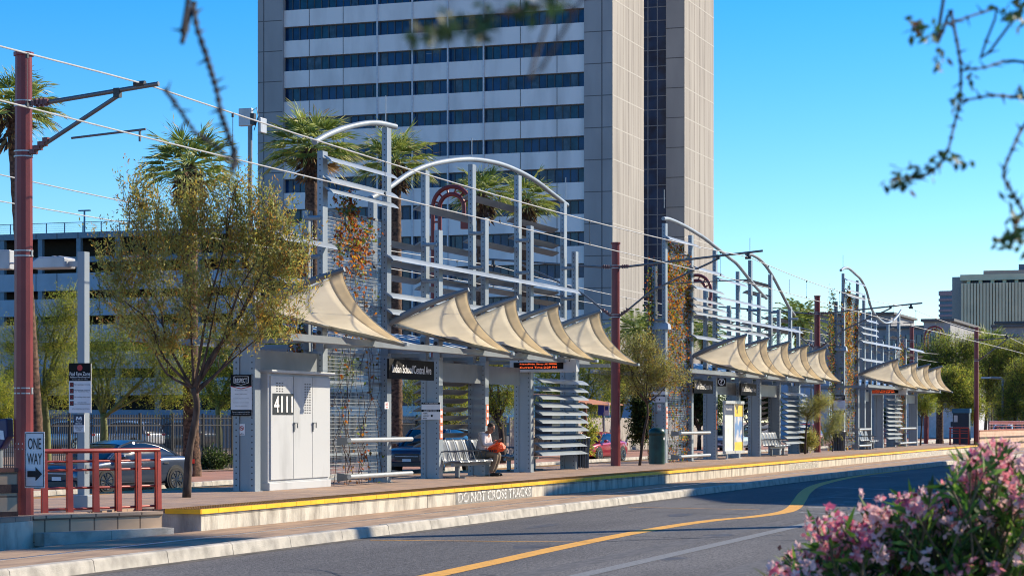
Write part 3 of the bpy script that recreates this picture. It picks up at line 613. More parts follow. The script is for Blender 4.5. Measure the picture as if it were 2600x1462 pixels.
for i in range(3):
    mb = MB(); mb.b2((dx[i]+.012,cy0-.02,PLAT+.22),(dx[i+1]-.012,cy0+.02,cz1-.12), 0)
    if i < 2:
        for cxx in range(3):
            for k in range(12):
                x = dx[i] + (.26+.13*cxx if i == 0 else .55+.12*cxx); z = cz1-.28-k*.055; mb.b2((x,cy0-.026,z),(x+.06,cy0-.018,z+.018), 1)
    d = mb.build('cabinet_door', [CABW, HOLE], t)
    if i: 
        mb = MB(); mb.b2((dx[i]-.02,cy0-.05,PLAT+1.20),(dx[i]+.0,cy0-.02,PLAT+1.40)); mb.b2((dx[i]-.02,cy0-.07,PLAT+1.375),(dx[i]+.12,cy0-.05,PLAT+1.4)); mb.b2((dx[i]+.10,cy0-.07,PLAT+1.28),(dx[i]+.12,cy0-.05,PLAT+1.4)); mb.build('door_handle', STEELD, d)
mb = MB(); mb.b2((dx[0]+.08,cy0-.03,PLAT+1.56),(dx[1]-.02,cy0-.02,PLAT+2.0)); pn = mb.build('number_plate', mat('plate_charcoal', (.03,.035,.04), .4, 0, .3, 6), t)
text('4111', INKW, pn, ((dx[0]+.08+dx[1]-.02)/2, cy0-.03, PLAT+1.78), (1,0,0), .9, .34, bold=.015)
# ---- generic flat signs
def sign(label, c, right, w, h, base, lines, name='notice_sign', th=.012, extra=None, cat='sign', group=None):
    right = Vector(right).normalized(); n = right.cross(Vector((0,0,1))); c = Vector(c)
    t = thing(name, label, cat, c, group); mb = MB(); mb.box(c - n*th/2, (w, th, h), ax=(right, -n, Vector((0,0,1)))); mb.build('sign_panel', base, t)
    for kind, m, (u, v, ww, hh), s in lines:
        p = c + right*u*w + Vector((0,0,v*h))
        if kind == 'r': mb = MB(); mb.box(p + n*.001, (ww*w, .004, hh*h), ax=(right, -n, Vector((0,0,1)))); mb.build('sign_field', m, t)
        elif kind == 't': text(s, m, t, p + n*.004, right, ww*w, hh*h, t=.002, bold=.006)
        elif kind == 'c':
            mb = MB(); R_ = ww*w; k = 24
            for i in range(k):
                a, b = 2*math.pi*i/k, 2*math.pi*(i+1)/k; f = lambda a, r: p + n*.005 + right*math.cos(a)*r + Vector((0,0,math.sin(a)*r))
                mb.add([f(a,R_),f(b,R_),f(b,R_*s),f(a,R_*s)], [(0,1,2,3)])
            mb.build('sign_ring', m, t)
        elif kind == 'p': mb = MB(); mb.prism([p + n*.004 + right*a*w + Vector((0,0,b*h)) for a, b in s], n*.003); mb.build('sign_mark', m, t)
    return t
MX, MY = (0,-1,0), (1,0,0)      # facing along the platform / facing the track
B = lambda px, py, X: onX(px, py, X)
# station names
c = (onY(990,925,19.3)+onY(1104,930,19.3))/2
sign('black Indian School/Central Ave name sign on the nearest shelter', (c.x,19.32,2.99), MY, abs(onY(1104,0,19.3).x-onY(990,0,19.3).x), .46, SIGNBLK, [('t',INKW,(0,.02,.86,.42),'Indian School/Central Ave')], 'station_sign', .05)
xs = [onY(p,0,19.3).x for p in (1764,1812)]; sign('shaded black station name sign left of the question mark sign', (sum(xs)/2,19.32,2.99), MY, xs[1]-xs[0], .46, SIGNBLK, [('t',INKW,(0,.02,.86,.42),'Indian School/Central Ave')], 'station_sign', .05)
xs = [onY(p,0,19.3).x for p in (1882,1922)]; sign('shaded black station name sign right of the question mark sign', (sum(xs)/2,19.32,2.99), MY, xs[1]-xs[0], .46, SIGNBLK, [('t',INKW,(0,.02,.86,.42),'Indian School/Central Ave')], 'station_sign', .05)
p = B(1832,969,XofY(1826)-.4); sign('square black sign with a white question mark in a ring', p, MX, .32, .33, SIGNBLK, [('c',INKW,(0,0,.40,0),.82),('t',INKW,(0,0,.3,.5),'?')], 'information_sign', .05)
# electronic displays
LED = mat('amber_led', (.9,.12,.02), .5, emit=(1.,.13,.03), es=1.0)
def display(label, xl, xr, yt, yb, X, w2=.0):
    a, b = onX(xl, (yt+yb)/2, X), onX(xr, (yt+yb)/2, X); h = (yb-yt)/F*((a-Vector((0,0,EYE))).dot(Vector((cT,sT,0)))); c = (a+b)/2; w = abs(a.y-b.y)
    t = thing('message_display', label, 'display board', c, 'electronic arrival boards'); mb = MB(); mb.b2((X,min(a.y,b.y),c.z-h/2),(X+.3,max(a.y,b.y),c.z+h/2)); mb.build('display_case', CABW, t, bevel=.006)
    y0 = max(a.y,b.y)-.06*w; y1 = min(a.y,b.y)+.19*w; mb = MB(); mb.b2((X-.006,y1,c.z-h*.28),(X,y0,c.z+h*.26)); s = mb.build('display_screen', SIGNBLK, t)
    text('NextRide Stop #10006', LED, s, (X-.008,(y0+y1)/2,c.z+h*.12), MX, (y0-y1)*.74, h*.145); text('Current Time-2:29 PM', LED, s, (X-.008,(y0+y1)/2,c.z-h*.13), MX, (y0-y1)*.74, h*.145)
    mb = MB()
    for k in range(3): mb.disc((X-.001, y0-(y0-y1)*(.1+.4*k), c.z+h*.4), (-1,0,0), .022, 8)
    mb.disc((X-.001, min(a.y,b.y)+.1*w, c.z+h*.38), (-1,0,0), .022, 8); mb.build('fixing_bolt', HOLE, t); return t
display('amber NextRide display board beside the seated man', 1294, 1463, 912, 944, 57.3)
display('amber NextRide display board with round speaker on the farthest shelter', 2193, 2302, 985, 1002, XofY(2240)-.5)
# RESPECT notices
def respect(label, c, w, h):
    L = [('r',SIGNBLK,(0,.36,1,.29),0),('t',INKW,(0,.36,.56,.11),'RESPECT'),('p',INKR,(0,.2,1,1),[(-.5,.03),(0,-.03),(.5,.03),(.5,.015),(0,-.05),(-.5,.015)]),('r',SIGNBLK,(0,-.43,1,.15),0)]
    for z, s in [(.12,'No littering, keep it clean'),(.03,'No loud or disruptive behavior'),(-.08,'Use of alcohol or illegal substances is prohibited'),(-.18,'No loitering. Travel must be completed'),(-.26,'within the posted time')]: L.append(('t',INKK,(0,z,.74 if len(s) > 30 else .6,.022),s))
    L += [('t',INKW,(0,-.41,.86,.03),'Thank you for respecting the ride and others'),('t',INKW,(0,-.455,.8,.022),'We want everyone to have a safe ride')]
    t = sign(label, c, MX, w, h, SIGNWHT, L); cc = Vector(c); mb = MB()
    q = [(-.34,.46),(.34,.46),(.34,.30),(0,.25),(-.34,.30)]; P = [cc + Vector((-.006,-a*w,b*h)) for a, b in q]
    for a, b in zip(P, P[1:]+P[:1]): mb.bar(a, b, .012, .006)
    mb.build('sign_mark', INKW, t); return t
X = 40.5-.285
respect('black and white RESPECT notice on the post beside the cabinet', (X, (onX(583,1000,X).y+onX(642,1000,X).y)/2, onX(610,1003,X).z), .47, .83)
X = X3[0]-.9; respect('RESPECT notice on the pillar of the farthest shelter', ((X, onX(2131,1025,X).y, onX(2131,1025,X).z)), .55, .84)
def nosmoke(label, px, py, X): 
    c = onX(px,py,X); sign(label, c, MX, .13, .23, SIGNWHT, [('c',INKR,(0,.12,.36,0),.78),('p',INKR,(0,.12,1,1),[(-.24,.1),(-.18,.14),(.24,-.1),(.18,-.14)]),('r',INKK,(0,.12,.4,.035),0),('t',INKK,(0,-.36,.7,.16),'NO\nSMOKING')])
nosmoke('white NO SMOKING sign below the RESPECT notice by the cabinet', 614, 1090, 40.5-.24)
nosmoke('white NO SMOKING sign on the pillar above the green bin', 1674, 1034, X2[0]-.24)
# line direction signs
def direct(label, px, py, X, w=.5):
    c = onX(px,py,X); sign(label, c, MX, w, .42, SIGNWHT, [('r',SIGNBLK,(0,.45,1,.11),0),('t',INKW,(-.02,.45,.8,.07),'← 19TH AVE/DUNLAP'),('r',SIGNBLK,(0,.02,1,.13),0),('t',INKW,(.02,.02,.8,.08),'GILBERT RD/MAIN →'),('t',INKK,(-.3,-.14,.24,.07),'TEMPE'),('t',INKK,(-.24,-.28,.34,.07),'AIRPORT'),('r',INKK,(.05,-.28,.1,.13),0),('t',INKK,(-.31,-.42,.2,.07),'MESA')], 'direction_sign')
direct('white direction sign on the pillar beside the bench with the seated man', 1094, 1043, P1[3]-.31)
direct('white direction sign on the pillar above the green bin', 1673, 1005, X2[0]-.31, .44)
c = onY(982,1029,YF-.07); sign('small white EXIT sign on the tall mesh post', c, MY, .24, .16, SIGNWHT, [('t',INKR,(0,.15,.6,.4),'EXIT'),('r',INKR,(0,-.28,.5,.12),0)], 'exit_sign')
def stickers(label, X, n, z0):
    t = thing('notice_strip', label, 'notice', (X-.1,YF-.075,z0)); OR = mat('sticker_orange', (.75,.14,.02), .5)
    for i in range(n):
        mb = MB(); mb.box((X-.13,YF-.075,z0+i*.19),(.2,.006,.17),0); mb.box((X-.13,YF-.08,z0+i*.19),(.13,.006,.11),1); mb.build('sticker', [OR, SIGNWHT], t)
stickers('column of orange stickers on the pillar beside the direction sign', P1[3], 4, 1.42); stickers('orange stickers on the pillar behind the seated man', P1[4], 3, 1.75); stickers('orange stickers on the pillar above the green bin', X2[0], 4, 1.6); stickers('orange stickers on the pillar beside the poster case', X2[2], 4, 1.55)
# poster case
a, b = X2[2]+.05, X2[3]-.6
t = thing('poster_case', 'lit grey poster case with a map and a yellow and blue poster', 'poster case', ((a+b)/2,19.4,PLAT)); mb = MB(); 
fr = mat('case_grey', (.5,.51,.53), .4, .4)
mid = (a+b)/2
for x0, x1 in ((a,mid-.02),(mid+.02,b)):
    for q in (((x0,19.3,.55),(x1,19.42,.66)),((x0,19.3,2.42),(x1,19.42,2.53)),((x0,19.34,.66),(x0+.05,19.42,2.42)),((x1-.05,19.34,.66),(x1,19.42,2.42))): mb.b2(*q)
mb.b2((a+.1,19.33,.3),(b-.2,19.4,.36)); mb.b2((a+.4,19.33,PLAT),(a+.46,19.4,.55)); mb.build('case_frame', fr, t)
mb = MB(); mb.b2((a+.07,19.37,.66),(mid-.09,19.39,2.42)); mp = mb.build('map_sheet', mat('map_paper', (.62,.68,.66), .4, 0, .25, 3, col2=(.38,.55,.30), lo=.25, hi=.45), t)
mb = MB(); mb.b2((a+.07,19.365,2.0),(mid-.09,19.37,2.4)); mb.build('map_header', mat('map_navy', (.03,.04,.10), .5), mp); text('MetroRide', INKW, mp, ((a+mid)/2,19.36,2.22), MY, (mid-a)*.6, .08)
mb = MB(); mb.b2((mid+.09,19.37,.66),(b-.07,19.39,2.42)); po = mb.build('poster_sheet', mat('poster_art', (.10,.22,.48), .4, 0, .3, 2.2, col2=(.55,.55,.58), lo=.42, hi=.56), t)
PY = mat('poster_yellow', (.85,.55,.01), .4)
mb = MB(); mb.b2((mid+.09,19.365,1.95),(b-.07,19.37,2.42)); mb.b2((mid+.09,19.365,.66),(b-.07,19.37,.98)); mb.b2((mid+1.2,19.365,1.35),(b-.3,19.37,1.7)); mb.build('poster_band', PY, po)
# ---- benches
SEATM = mat('bench_metal', (.12,.135,.16), .4, .3, .1, 5)
def bench(label, x0, seats, Y=19.55, flip=False):
    t = thing('platform_bench', label, 'bench', (x0+seats*.3,Y,PLAT), 'metal benches on the platform'); w = .58
    for i in range(seats):
        xa, xb = x0+i*w+.02, x0+(i+1)*w-.02; mb = MB()
        prof = catmull([(0,Y-.46,.395),(0,Y-.42,.44),(0,Y-.2,.43),(0,Y-.02,.41),(0,Y+.04,.5),(0,Y+.10,.72),(0,Y+.17,.92),(0,Y+.20,.95)],3)
        mb.grid([[Vector((xa+(xb-xa)*u,p.y,p.z+PLAT)) for u in (0,.5,1)] for p in prof]); o = mb.build('seat', SEATM, t, smooth=True, fix=False); s = o.modifiers.new('thickness','SOLIDIFY'); s.thickness = .018
        for x in (xa,xb): mb = MB(); mb.tube([p+Vector((x,0,PLAT)) for p in prof], .017, 6); mb.build('seat_edge', GALV, t)
    for i in range(seats+1):
        x = x0+i*w; mb = MB(); mb.tube([(x,Y+.06,PLAT+.66),(x,Y-.1,PLAT+.68),(x,Y-.36,PLAT+.66)], .018, 8); mb.tube([(x,Y-.3,PLAT+.66),(x,Y-.22,PLAT+.42),(x,Y-.12,PLAT+.66)], .010, 6); mb.build('armrest', SEATM, t)
    mb = MB(); mb.b2((x0,Y-.28,PLAT+.30),(x0+seats*w,Y-.2,PLAT+.37)); mb.build('seat_beam', STEELD, t)
    for x in (x0+.35, x0+seats*w-.35): mb = MB(); mb.b2((x-.04,Y-.29,PLAT),(x+.04,Y-.19,PLAT+.30)); mb.b2((x-.04,Y-.45,PLAT),(x+.04,Y+.05,PLAT+.03)); mb.build('bench_leg', STEELD, t)
    if flip: t.rotation_euler = (0,0,math.pi)
    return t
bench('grey metal bench of armchair seats where the man sits', 50.75, 5); bench('grey metal bench behind the bright louvers of the nearest shelter', 58.6, 5, 20.5, True)
bench('white grey metal bench in the middle shelter', XofY(1936), 5); bench('white grey metal bench in the farthest shelter', X3[1]+.2, 4)
# ---- bins
t = thing('litter_bin', 'tall dark green round bin with domed lid', 'bin', (71.2,19.1,PLAT)); mb = MB(); p = onY(1668,0,19.1).x
GRN = mat('bin_green', (.008,.055,.05), .35, .2, .3, 3, .1, 30)
z = PLAT; mb.tube([(p,19.1,z+.02),(p,19.1,z+.95)], .26, 24); mb.build('bin_body', GRN, t, auto=50)
mb = MB(); prof = [(.26,.95),(.275,.97),(.27,1.08),(.24,1.15),(.16,1.20),(.02,1.215)]; mb.tube([(p,19.1,z+h) for r, h in prof], [r for r, h in prof], 24); mb.build('bin_lid', GRN, t, auto=40)
mb = MB(); mb.disc((p-.05,18.85,z+.85),(-.2,-1,0),.05,10); mb.build('bin_badge', SIGNWHT, t)
def slatbin(label, x, Y):
    t = thing('slatted_bin', label, 'bin', (x,Y,PLAT), 'slatted metal bins'); mb = MB(); mb.cyl((x,Y,PLAT+.05),(x,Y,PLAT+.82),.2,16); mb.build('bin_liner', DARKM, t, auto=50)
    mb = MB()
    for i in range(20): a = 2*math.pi*i/20; c, s = math.cos(a), math.sin(a); mb.tube([(x+.24*c,Y+.24*s,PLAT+.03),(x+.25*c,Y+.25*s,PLAT+.5),(x+.29*c,Y+.29*s,PLAT+.93)], .02, 5)
    mb.build('bin_slats', SEATM, t); mb = MB(); ring = [(x+.29*math.cos(a),Y+.29*math.sin(a),PLAT+.93) for a in np.linspace(0,2*math.pi,21)]; mb.tube(ring, .025, 6); mb.build('bin_rim', SEATM, t)
slatbin('grey slatted bin at the right end of the nearest shelter', XofY(1473), 19.6); slatbin('grey slatted bin at the right end of the middle shelter', XofY(2037), 19.6); slatbin('dark topped slatted bin at the left post of the farthest shelter', onY(2131,0,19.2).x, 19.2)
# ---- ticket machine and card readers
p = onZ(2440,1128,PLAT); t = thing('ticket_machine', 'tall dark blue ticket machine near the far end of the platform', 'ticket machine', p); NB = mat('machine_navy', (.012,.03,.055), .4, .2)
mb = MB(); mb.box((p.x+.3,p.y,PLAT+1.0),(.75,.95,1.95)); mb.build('machine_body', NB, t, bevel=.02); mb = MB(); mb.box((p.x+.3,p.y,PLAT+2.02),(.85,1.05,.28)); mb.build('machine_head', mat('machine_teal', (.02,.13,.22), .4), t, bevel=.02)
mb = MB(); mb.box((p.x-.09,p.y+.3,PLAT+1.55),(.02,.22,.4)); mb.build('machine_panel', CABW, t)
p = onZ(2423,1127,PLAT); t = thing('card_reader', 'slim card reader on a pale post in front of the ticket machine', 'card reader', p); mb = MB(); mb.box((p.x,p.y,PLAT+.55),(.12,.16,1.1)); mb.build('reader_post', STEEL, t); mb = MB(); mb.box((p.x-.05,p.y,PLAT+1.22),(.2,.42,.3)); mb.build('reader_head', NB, t, bevel=.03)
p = atD(8,1110,33.6); t = thing('card_reader', 'dark blue card reader cut by the left edge behind the mast', 'card reader', (p.x,p.y,PLAT)); mb = MB(); mb.cyl((p.x,p.y+.08,PLAT),(p.x,p.y+.08,1.45),.06,10); mb.build('reader_post', STEEL, t)
mb = MB(); mb.prism([(p.x-.1,p.y+.3,1.78),(p.x-.1,p.y-.12,1.83),(p.x-.1,p.y-.13,1.55),(p.x-.1,p.y+.0,1.35),(p.x-.1,p.y+.25,1.45)],(.2,0,0)); h = mb.build('reader_head', mat('reader_blue', (.015,.025,.10), .35), t, bevel=.02)
mb = MB(); mb.prism([(p.x-.112,p.y+.1,1.66),(p.x-.112,p.y-.07,1.64),(p.x-.112,p.y-.09,1.5),(p.x-.112,p.y+.07,1.52)],(.01,0,0)); mb.build('reader_screen', SIGNWHT, h)
# ---- grey light pole with the fare zone signs
GP = onZ(212,1290,PLAT); gx, gy = GP.x, GP.y
t = thing('lamp_pole', 'square grey lamp pole at the left platform end carrying fare signs', 'lamp post', GP); mb = MB(); mb.box((gx,gy,PLAT+2.1),(.16,.13,4.2)); mb.build('pole', STEEL, t)
mb = MB(); mb.box((gx,gy,PLAT+.11),(.36,.36,.22)); mb.build('pole_base', STEEL, t, bevel=.01); mb = MB(); mb.box((gx,gy-.07,1.0),(.08,.012,.14)); mb.build('hand_hole_cover', STEELD, t)
LUM = mat('luminaire_grey', (.45,.47,.5), .4, .2)
mb = MB(); mb.bar((gx,gy+.07,4.36),(gx,gy+.25,4.36),.09,.09); mb.build('lamp_arm', LUM, t)
pr = [(.25,-.07),(.25,.10),(.36,.13),(.42,.115),(.46,.135),(.52,.12),(.74,.12),(.84,.06),(.93,-.07)]
mb = MB(); mb.prism([(gx-.18,gy+a,4.36+b) for a, b in pr],(.36,0,0)); mb.build('lamp_head', LUM, t, bevel=.02)
xs = gx-.095; fz = [('r',SIGNBLK,(0,.325,1,.36),0),('c',INKR,(0,.41,.12,0),0),('t',INKW,(0,.29,.92,.07),'Paid Fare Zone'),('t',INKW,(0,.22,.9,.042),'Validated Fare Required'),('t',INKW,(0,.175,.7,.018),'for boarding and riding')]
for k, s in enumerate(('No trespassing or loitering','No littering, spitting\nor skateboarding','No smoking of any type','No food or drinks\nSpill proof containers permitted')):
    v = .07-.125*k; fz += [('r',INKK,(-.37,v,.17,.095),0),('c',INKR,(-.37,v,.06,0),.7),('t',INKK,(.1,v,.7,.03 if '\n' not in s else .055),s)]
fz += [('t',INKK,(.05,-.42,.8,.035),'Fare inspectors may ask for\nproof of payment at any time')]
c = onX(203,985,xs); sign('tall Paid Fare Zone sign on the grey lamp pole', c, MX, .41, .81, SIGNWHT, fz, 'fare_sign')
c = onX(200.5,1074,xs); sign('small navy metro sign naming the Indian School Central Ave station', c, MX, .2, .29, SIGNWHT, [('r',SIGNNAVY,(0,.2,1,.6),0),('p',INKW,(0,.28,1,1),[(-.28,-.1),(-.22,.1),(-.1,.1),(0,-.02),(.12,.1),(.24,.1),(.3,-.1),(.18,-.1),(.15,.02),(.02,-.1),(-.12,.02),(-.16,-.1)]),('t',INKW,(0,.11,.5,.08),'VALLEY'),('t',INKW,(0,-.02,.6,.11),'METRO'),('t',INKK,(0,-.3,.8,.26),'INDIAN SCHOOL\nCENTRAL AVE\nSTATION')], 'station_plate')
# ================================================================ CATENARY MASTS AND WIRES
def mast(label, x, y, z0, z1, bands, group='maroon masts carrying the overhead wires', r=.14):
    t = thing('overhead_line_mast', label, 'mast', (x,y,z0), group); mb = MB(); n = 12
    mb.tube([(x,y,z0),(x,y,z1)], [r*1.12,r*.93], n); mb.build('mast_shaft', RED, t)
    mb = MB(); mb.cyl((x,y,z1-.03),(x,y,z1+.025),r*1.12,n); mb.build('mast_cap', RED, t)
    for b in bands: mb = MB(); mb.cyl((x,y,b-.05),(x,y,b-.03),r*1.06,16); mb.cyl((x,y,b+.03),(x,y,b+.05),r*1.06,16); mb.b2((x-.02,y-r*1.1,b-.05),(x+.02,y-r*1.02,b+.05)); mb.build('clamp_band', GALV, t)
    return t
def cantilever(t, x, y, yw, zt_, zb, zm, reach, zreg=5.98, curved=False):
    s = -1 if yw < y else 1
    ytip = y + s*reach
    mb = MB(); mb.tube([(x,y+s*.12,zt_),(x,y+s*.5,zt_+.01),(x,ytip,zt_+.18*reach/2.2)], .036, 10); mb.build('top_tube', DARKGREY, t, auto=50)
    def zz(yy): return zt_ + .18*reach/2.2*(abs(yy-y)-.5)/(reach-.5)
    ya = y + s*reach*.7
    path = [(x,y+s*.12,zb),(x,y+s*.3,zb+.1)] + ([(x,y+s*(.12+(reach*.7-.12)*f),zb+(zz(ya)-.1-zb)*(f**.75)) for f in (.3,.5,.7,.9)] if curved else []) + [(x,ya,zz(ya)-.08)]
    mb = MB(); mb.tube(catmull(path,4), .033, 10); mb.build('diagonal_tube', DARKGREY, t, auto=50)
    mb = MB(); mb.tube([(x,y+s*reach*.36,zreg+.10),(x,yw+s*.1,zreg+.18)], .018, 8); mb.tube([(x,yw,zreg+.17),(x,yw,zreg)], .02, 6); mb.build('steady_arm', DARKGREY, t)
    for a, b in (((y+s*.2,zt_),(y+s*.42,zt_+.01)),((y+s*.16,zb+.03),(y+s*.42,zb+.2))):
        mb = MB()
        for k in range(7): f = k/6; c = Vector((x,a[0]+(b[0]-a[0])*f,a[1]+(b[1]-a[1])*f)); mb.box(c,(.12,.03 if k % 2 else .06,.12 if k % 2 else .07))
        mb.build('insulator', INSUL, t)
    mb = MB(); mb.box((x,yw,(zz(yw)+zm)/2),(.07,.09,max(.06,abs(zm-zz(yw))))); mb.box((x,ya,zz(ya)-.03),(.09,.1,.14)); mb.cyl((x,yw-.09,zm-.03),(x,yw+.09,zm-.03),.05,8); mb.build('wire_clamp', DARKM, t)
DARKGREY = mat('cantilever_grey', (.16,.17,.18), .4, .4)
m1y = onX(60,1373,29.2).y
t = mast('thick maroon mast at the left with a ONE WAY sign strapped on', 29.2, m1y, -.05, 7.40, [6.64,5.87,4.35,2.25,1.4]); cantilever(t, 29.2, m1y, onX(355,0,29.2).y, 6.64, 5.87, 6.87, m1y-onX(403,0,29.2).y)
M2, M3, M4 = onZ(1563,1182.5,PLAT), onZ(2075,1147.5,PLAT), onZ(2479,1128,PLAT)
for M, lb, zt1 in ((M2,'maroon mast between the nearest and middle shelters with arms on both sides',7.4),(M3,'maroon mast between the middle and farthest shelters with arms on both sides',7.43)):
    t = mast(lb, M.x, M.y, PLAT, zt1, [6.65,5.1]); cantilever(t, M.x, M.y, 15.5, 6.65, 5.1, 6.87, 4.75, curved=True); cantilever(t, M.x, M.y, 23.9, 6.65, 5.1, 6.8, 4.6, curved=True)
t = mast('maroon mast by the ticket machine at the far platform end', M4.x, M4.y, PLAT, 7.35, [6.6,5.4]); cantilever(t, M4.x, M4.y, 15.3, 6.6, 5.4, 6.87, 2.6)
p5 = onY(2315,0,20.9); t = mast('maroon mast rising behind the farthest shelter', p5.x, p5.y, PLAT, 7.4, [6.6,5.4]); cantilever(t, p5.x, p5.y, 23.9, 6.6, 5.4, 6.8, 3.6)
def wires(label_m, label_c, sup, y0, zm, zc, x0, x1, sag=.24, group='overhead wires above the tracks'):
    mb = MB(); P = [(x0, y0, zm-.2)]
    def zmes(x):
        for a, b in zip(sup, sup[1:]):
            if a[0] <= x <= b[0]: f = (x-a[0])/(b[0]-a[0]); return zm - sag*4*f*(1-f), a[1]+(b[1]-a[1])*f
        return zm-.1, y0
    xs = np.arange(sup[0][0], sup[-1][0], 1.5); mb = MB(); mb.tube([(x, zmes(x)[1], zmes(x)[0]) for x in xs], .0125, 6)
    solo(tag(mb.build('messenger_wire', WIREM), label_m, 'wire', group), (sup[0][0],y0,zm))
    t = thing('contact_wire', label_c, 'wire', (sup[0][0],y0,zc), group); mb = MB(); mb.tube([(x, zmes(x)[1], zc) for x in xs], .0115, 6); mb.build('wire_strand', WIREM, t)
    x = sup[0][0]+3.
    while x < sup[-1][0]: z, y = zmes(x); mb = MB(); mb.cyl((x,y,zc),(x,y,z),.006,4); mb.box((x,y,zc+.03),(.05,.03,.06)); mb.box((x,y,z-.03),(.04,.03,.07)); x += 6.2; mb.build('dropper', DARKM, t)
wy = onX(355,0,29.2).y
wires('upper wire over the near track running down to the right', 'lower contact wire over the near track hung on droppers', [(-8,15.7),(29.2,wy),(M2.x,15.5),(M3.x,15.6),(M4.x,15.3),(166,15.4),(200,15.4)], 15.7, 6.87, 6.06, -8, 200)
wires('upper wire over the far track behind the shelters', 'lower contact wire over the far track behind the shelters', [(-8,23.9),(30,23.8),(M2.x,23.9),(M3.x,23.9),(p5.x,23.9),(166,23.9),(200,23.9)], 23.9, 6.8, 6.12, -8, 200)
# ONE WAY sign and bracketed loudspeaker on the first mast
c = onX(88,1167,29.0); rt = Vector((.02,-1,0))
sign('white ONE WAY sign with a black arrow strapped to the maroon mast', c, rt, .34, .85, SIGNWHT, [('r',INKK,(0,.475,.9,.012),0),('r',INKK,(0,-.475,.9,.012),0),('r',INKK,(-.455,0,.03,.95),0),('r',INKK,(.455,0,.03,.95),0),('t',INKK,(.0,.29,.66,.2),'ONE'),('t',INKK,(.0,.02,.74,.2),'WAY'),('p',INKK,(0,-.25,1,1),[(-.36,-.055),(-.36,.055),(.05,.055),(.05,.125),(.38,0),(.05,-.125),(.05,-.055)])], 'one_way_sign', .006, cat='road sign')
mb = MB(); c = atD(4,660,33.9); mb.box(c,(.2,.34,.3),rz=.2); mb.bar(c+Vector((0,-.1,-.05)),Vector((29.2,m1y,c.z-.08)),.03,.03); o = mb.build('flood_lamp', LUM, bevel=.03); tag(solo(o,c),'pale flood lamp on a bracket cut by the left edge','lamp')
# ================================================================ THE SEATED MAN
def skin(name, verts, edges, radii, m, parent, sub=2, root=0, loc=(0,0,0)):
    me = bpy.data.meshes.new(name); me.from_pydata(verts, edges, []); o = bpy.data.objects.new(name, me); COL.objects.link(o); me.materials.append(m)
    md = o.modifiers.new('skin','SKIN'); md.use_smooth_shade = True
    sv = me.skin_vertices[0].data
    for i, r in enumerate(radii): sv[i].radius = (r, r) if not isinstance(r, tuple) else r; sv[i].use_root = (i == root)
    s = o.modifiers.new('sub','SUBSURF'); s.levels = sub; s.render_levels = sub
    o.parent = parent; o.location = loc; return o
HIP = onZ(1221,1207,PLAT); HIP = Vector((53.3, 19.5, PLAT))
man = thing('person', 'man in a pale hooded sweatshirt and khaki trousers sitting with an orange bag', 'person', HIP)
SKIN = mat('skin', (.36,.17,.11), .55, 0, .1, 20); HOOD = mat('sweatshirt', (.70,.63,.64), .9, 0, .12, 30, .2, 60); KHAKI = mat('khaki', (.25,.19,.13), .9, 0, .15, 20, .2, 50); HAIR = mat('hair', (.045,.03,.025), .8); SHOE = mat('black_shoe', (.012,.012,.013), .35)
def L(a, b, z): return (-b, -a, z)     # forward = towards the track, b = to his right
V = [L(0,0,.53), L(.02,0,.68), L(.07,0,.84), L(.14,0,.98), L(.18,0,1.055), L(.22,0,1.11)]; E = [(0,1),(1,2),(2,3),(3,4),(4,5)]; Rr = [(.15,.13),(.145,.12),(.15,.125),(.15,.12),(.07,.07),(.055,.06)]
for s in (1,-1):
    n = len(V); V += [L(.05,s*.10,.52), L(.44,s*.10,.54), L(.36,s*.095,.30), L(.29,s*.09,.10), L(.34,s*.09,.05), L(.48,s*.10,.035)]; E += [(0,n),(n,n+1),(n+1,n+2),(n+2,n+3),(n+3,n+4),(n+4,n+5)]; Rr += [.10,.073,.058,.042,.042,.03]
    n = len(V); V += [L(.13,s*.17,1.0), L(.17,s*.235,.77), L(.33,s*.14,.80), L(.42,s*.07,.86)]; E += [(3,n),(n,n+1),(n+1,n+2),(n+2,n+3)]; Rr += [.07,.048,.036,.027]
skin('body', V, E, Rr, SKIN, man)
# clothes follow the body: sweatshirt, trousers, shoes
V = [L(-.01,0,.50), L(.02,0,.66), L(.06,0,.84), L(.13,0,.99), L(.17,0,1.05)]; E = [(0,1),(1,2),(2,3),(3,4)]; Rr = [(.17,.15),(.165,.145),(.17,.15),(.155,.13),(.085,.085)]
for s in (1,-1): n = len(V); V += [L(.13,s*.17,1.0), L(.17,s*.24,.77), L(.31,s*.155,.79), L(.375,s*.10,.83)]; E += [(3,n),(n,n+1),(n+1,n+2),(n+2,n+3)]; Rr += [.082,.064,.054,.044]
skin('sweatshirt', V, E, Rr, HOOD, man)
V = [L(.02,0,1.06), L(-.03,.07,1.04), L(-.05,0,1.01), L(-.03,-.07,1.04), L(.10,.10,1.06), L(.10,-.10,1.06)]; skin('hood', V, [(0,1),(1,2),(2,3),(3,0),(1,4),(3,5)], [.035,.045,.05,.045,.04,.04], HOOD, man, 1)
V = [L(0,0,.53)]; E = []; Rr = [(.165,.14)]
for s in (1,-1): n = len(V); V += [L(.06,s*.10,.52), L(.26,s*.105,.545), L(.45,s*.10,.535), L(.40,s*.1,.38), L(.335,s*.095,.2), L(.30,s*.09,.10)]; E += [(0,n)]+[(n+i,n+i+1) for i in range(5)]; Rr += [.115,.098,.085,.075,.066,.066]
skin('trousers', V, E, Rr, KHAKI, man)
for s in (1,-1): skin('shoe', [L(.27,s*.09,.05), L(.38,s*.095,.05), L(.50,s*.10,.04), L(.55,s*.10,.035)], [(0,1),(1,2),(2,3)], [.05,.05,.042,.03], SHOE, man, 1)
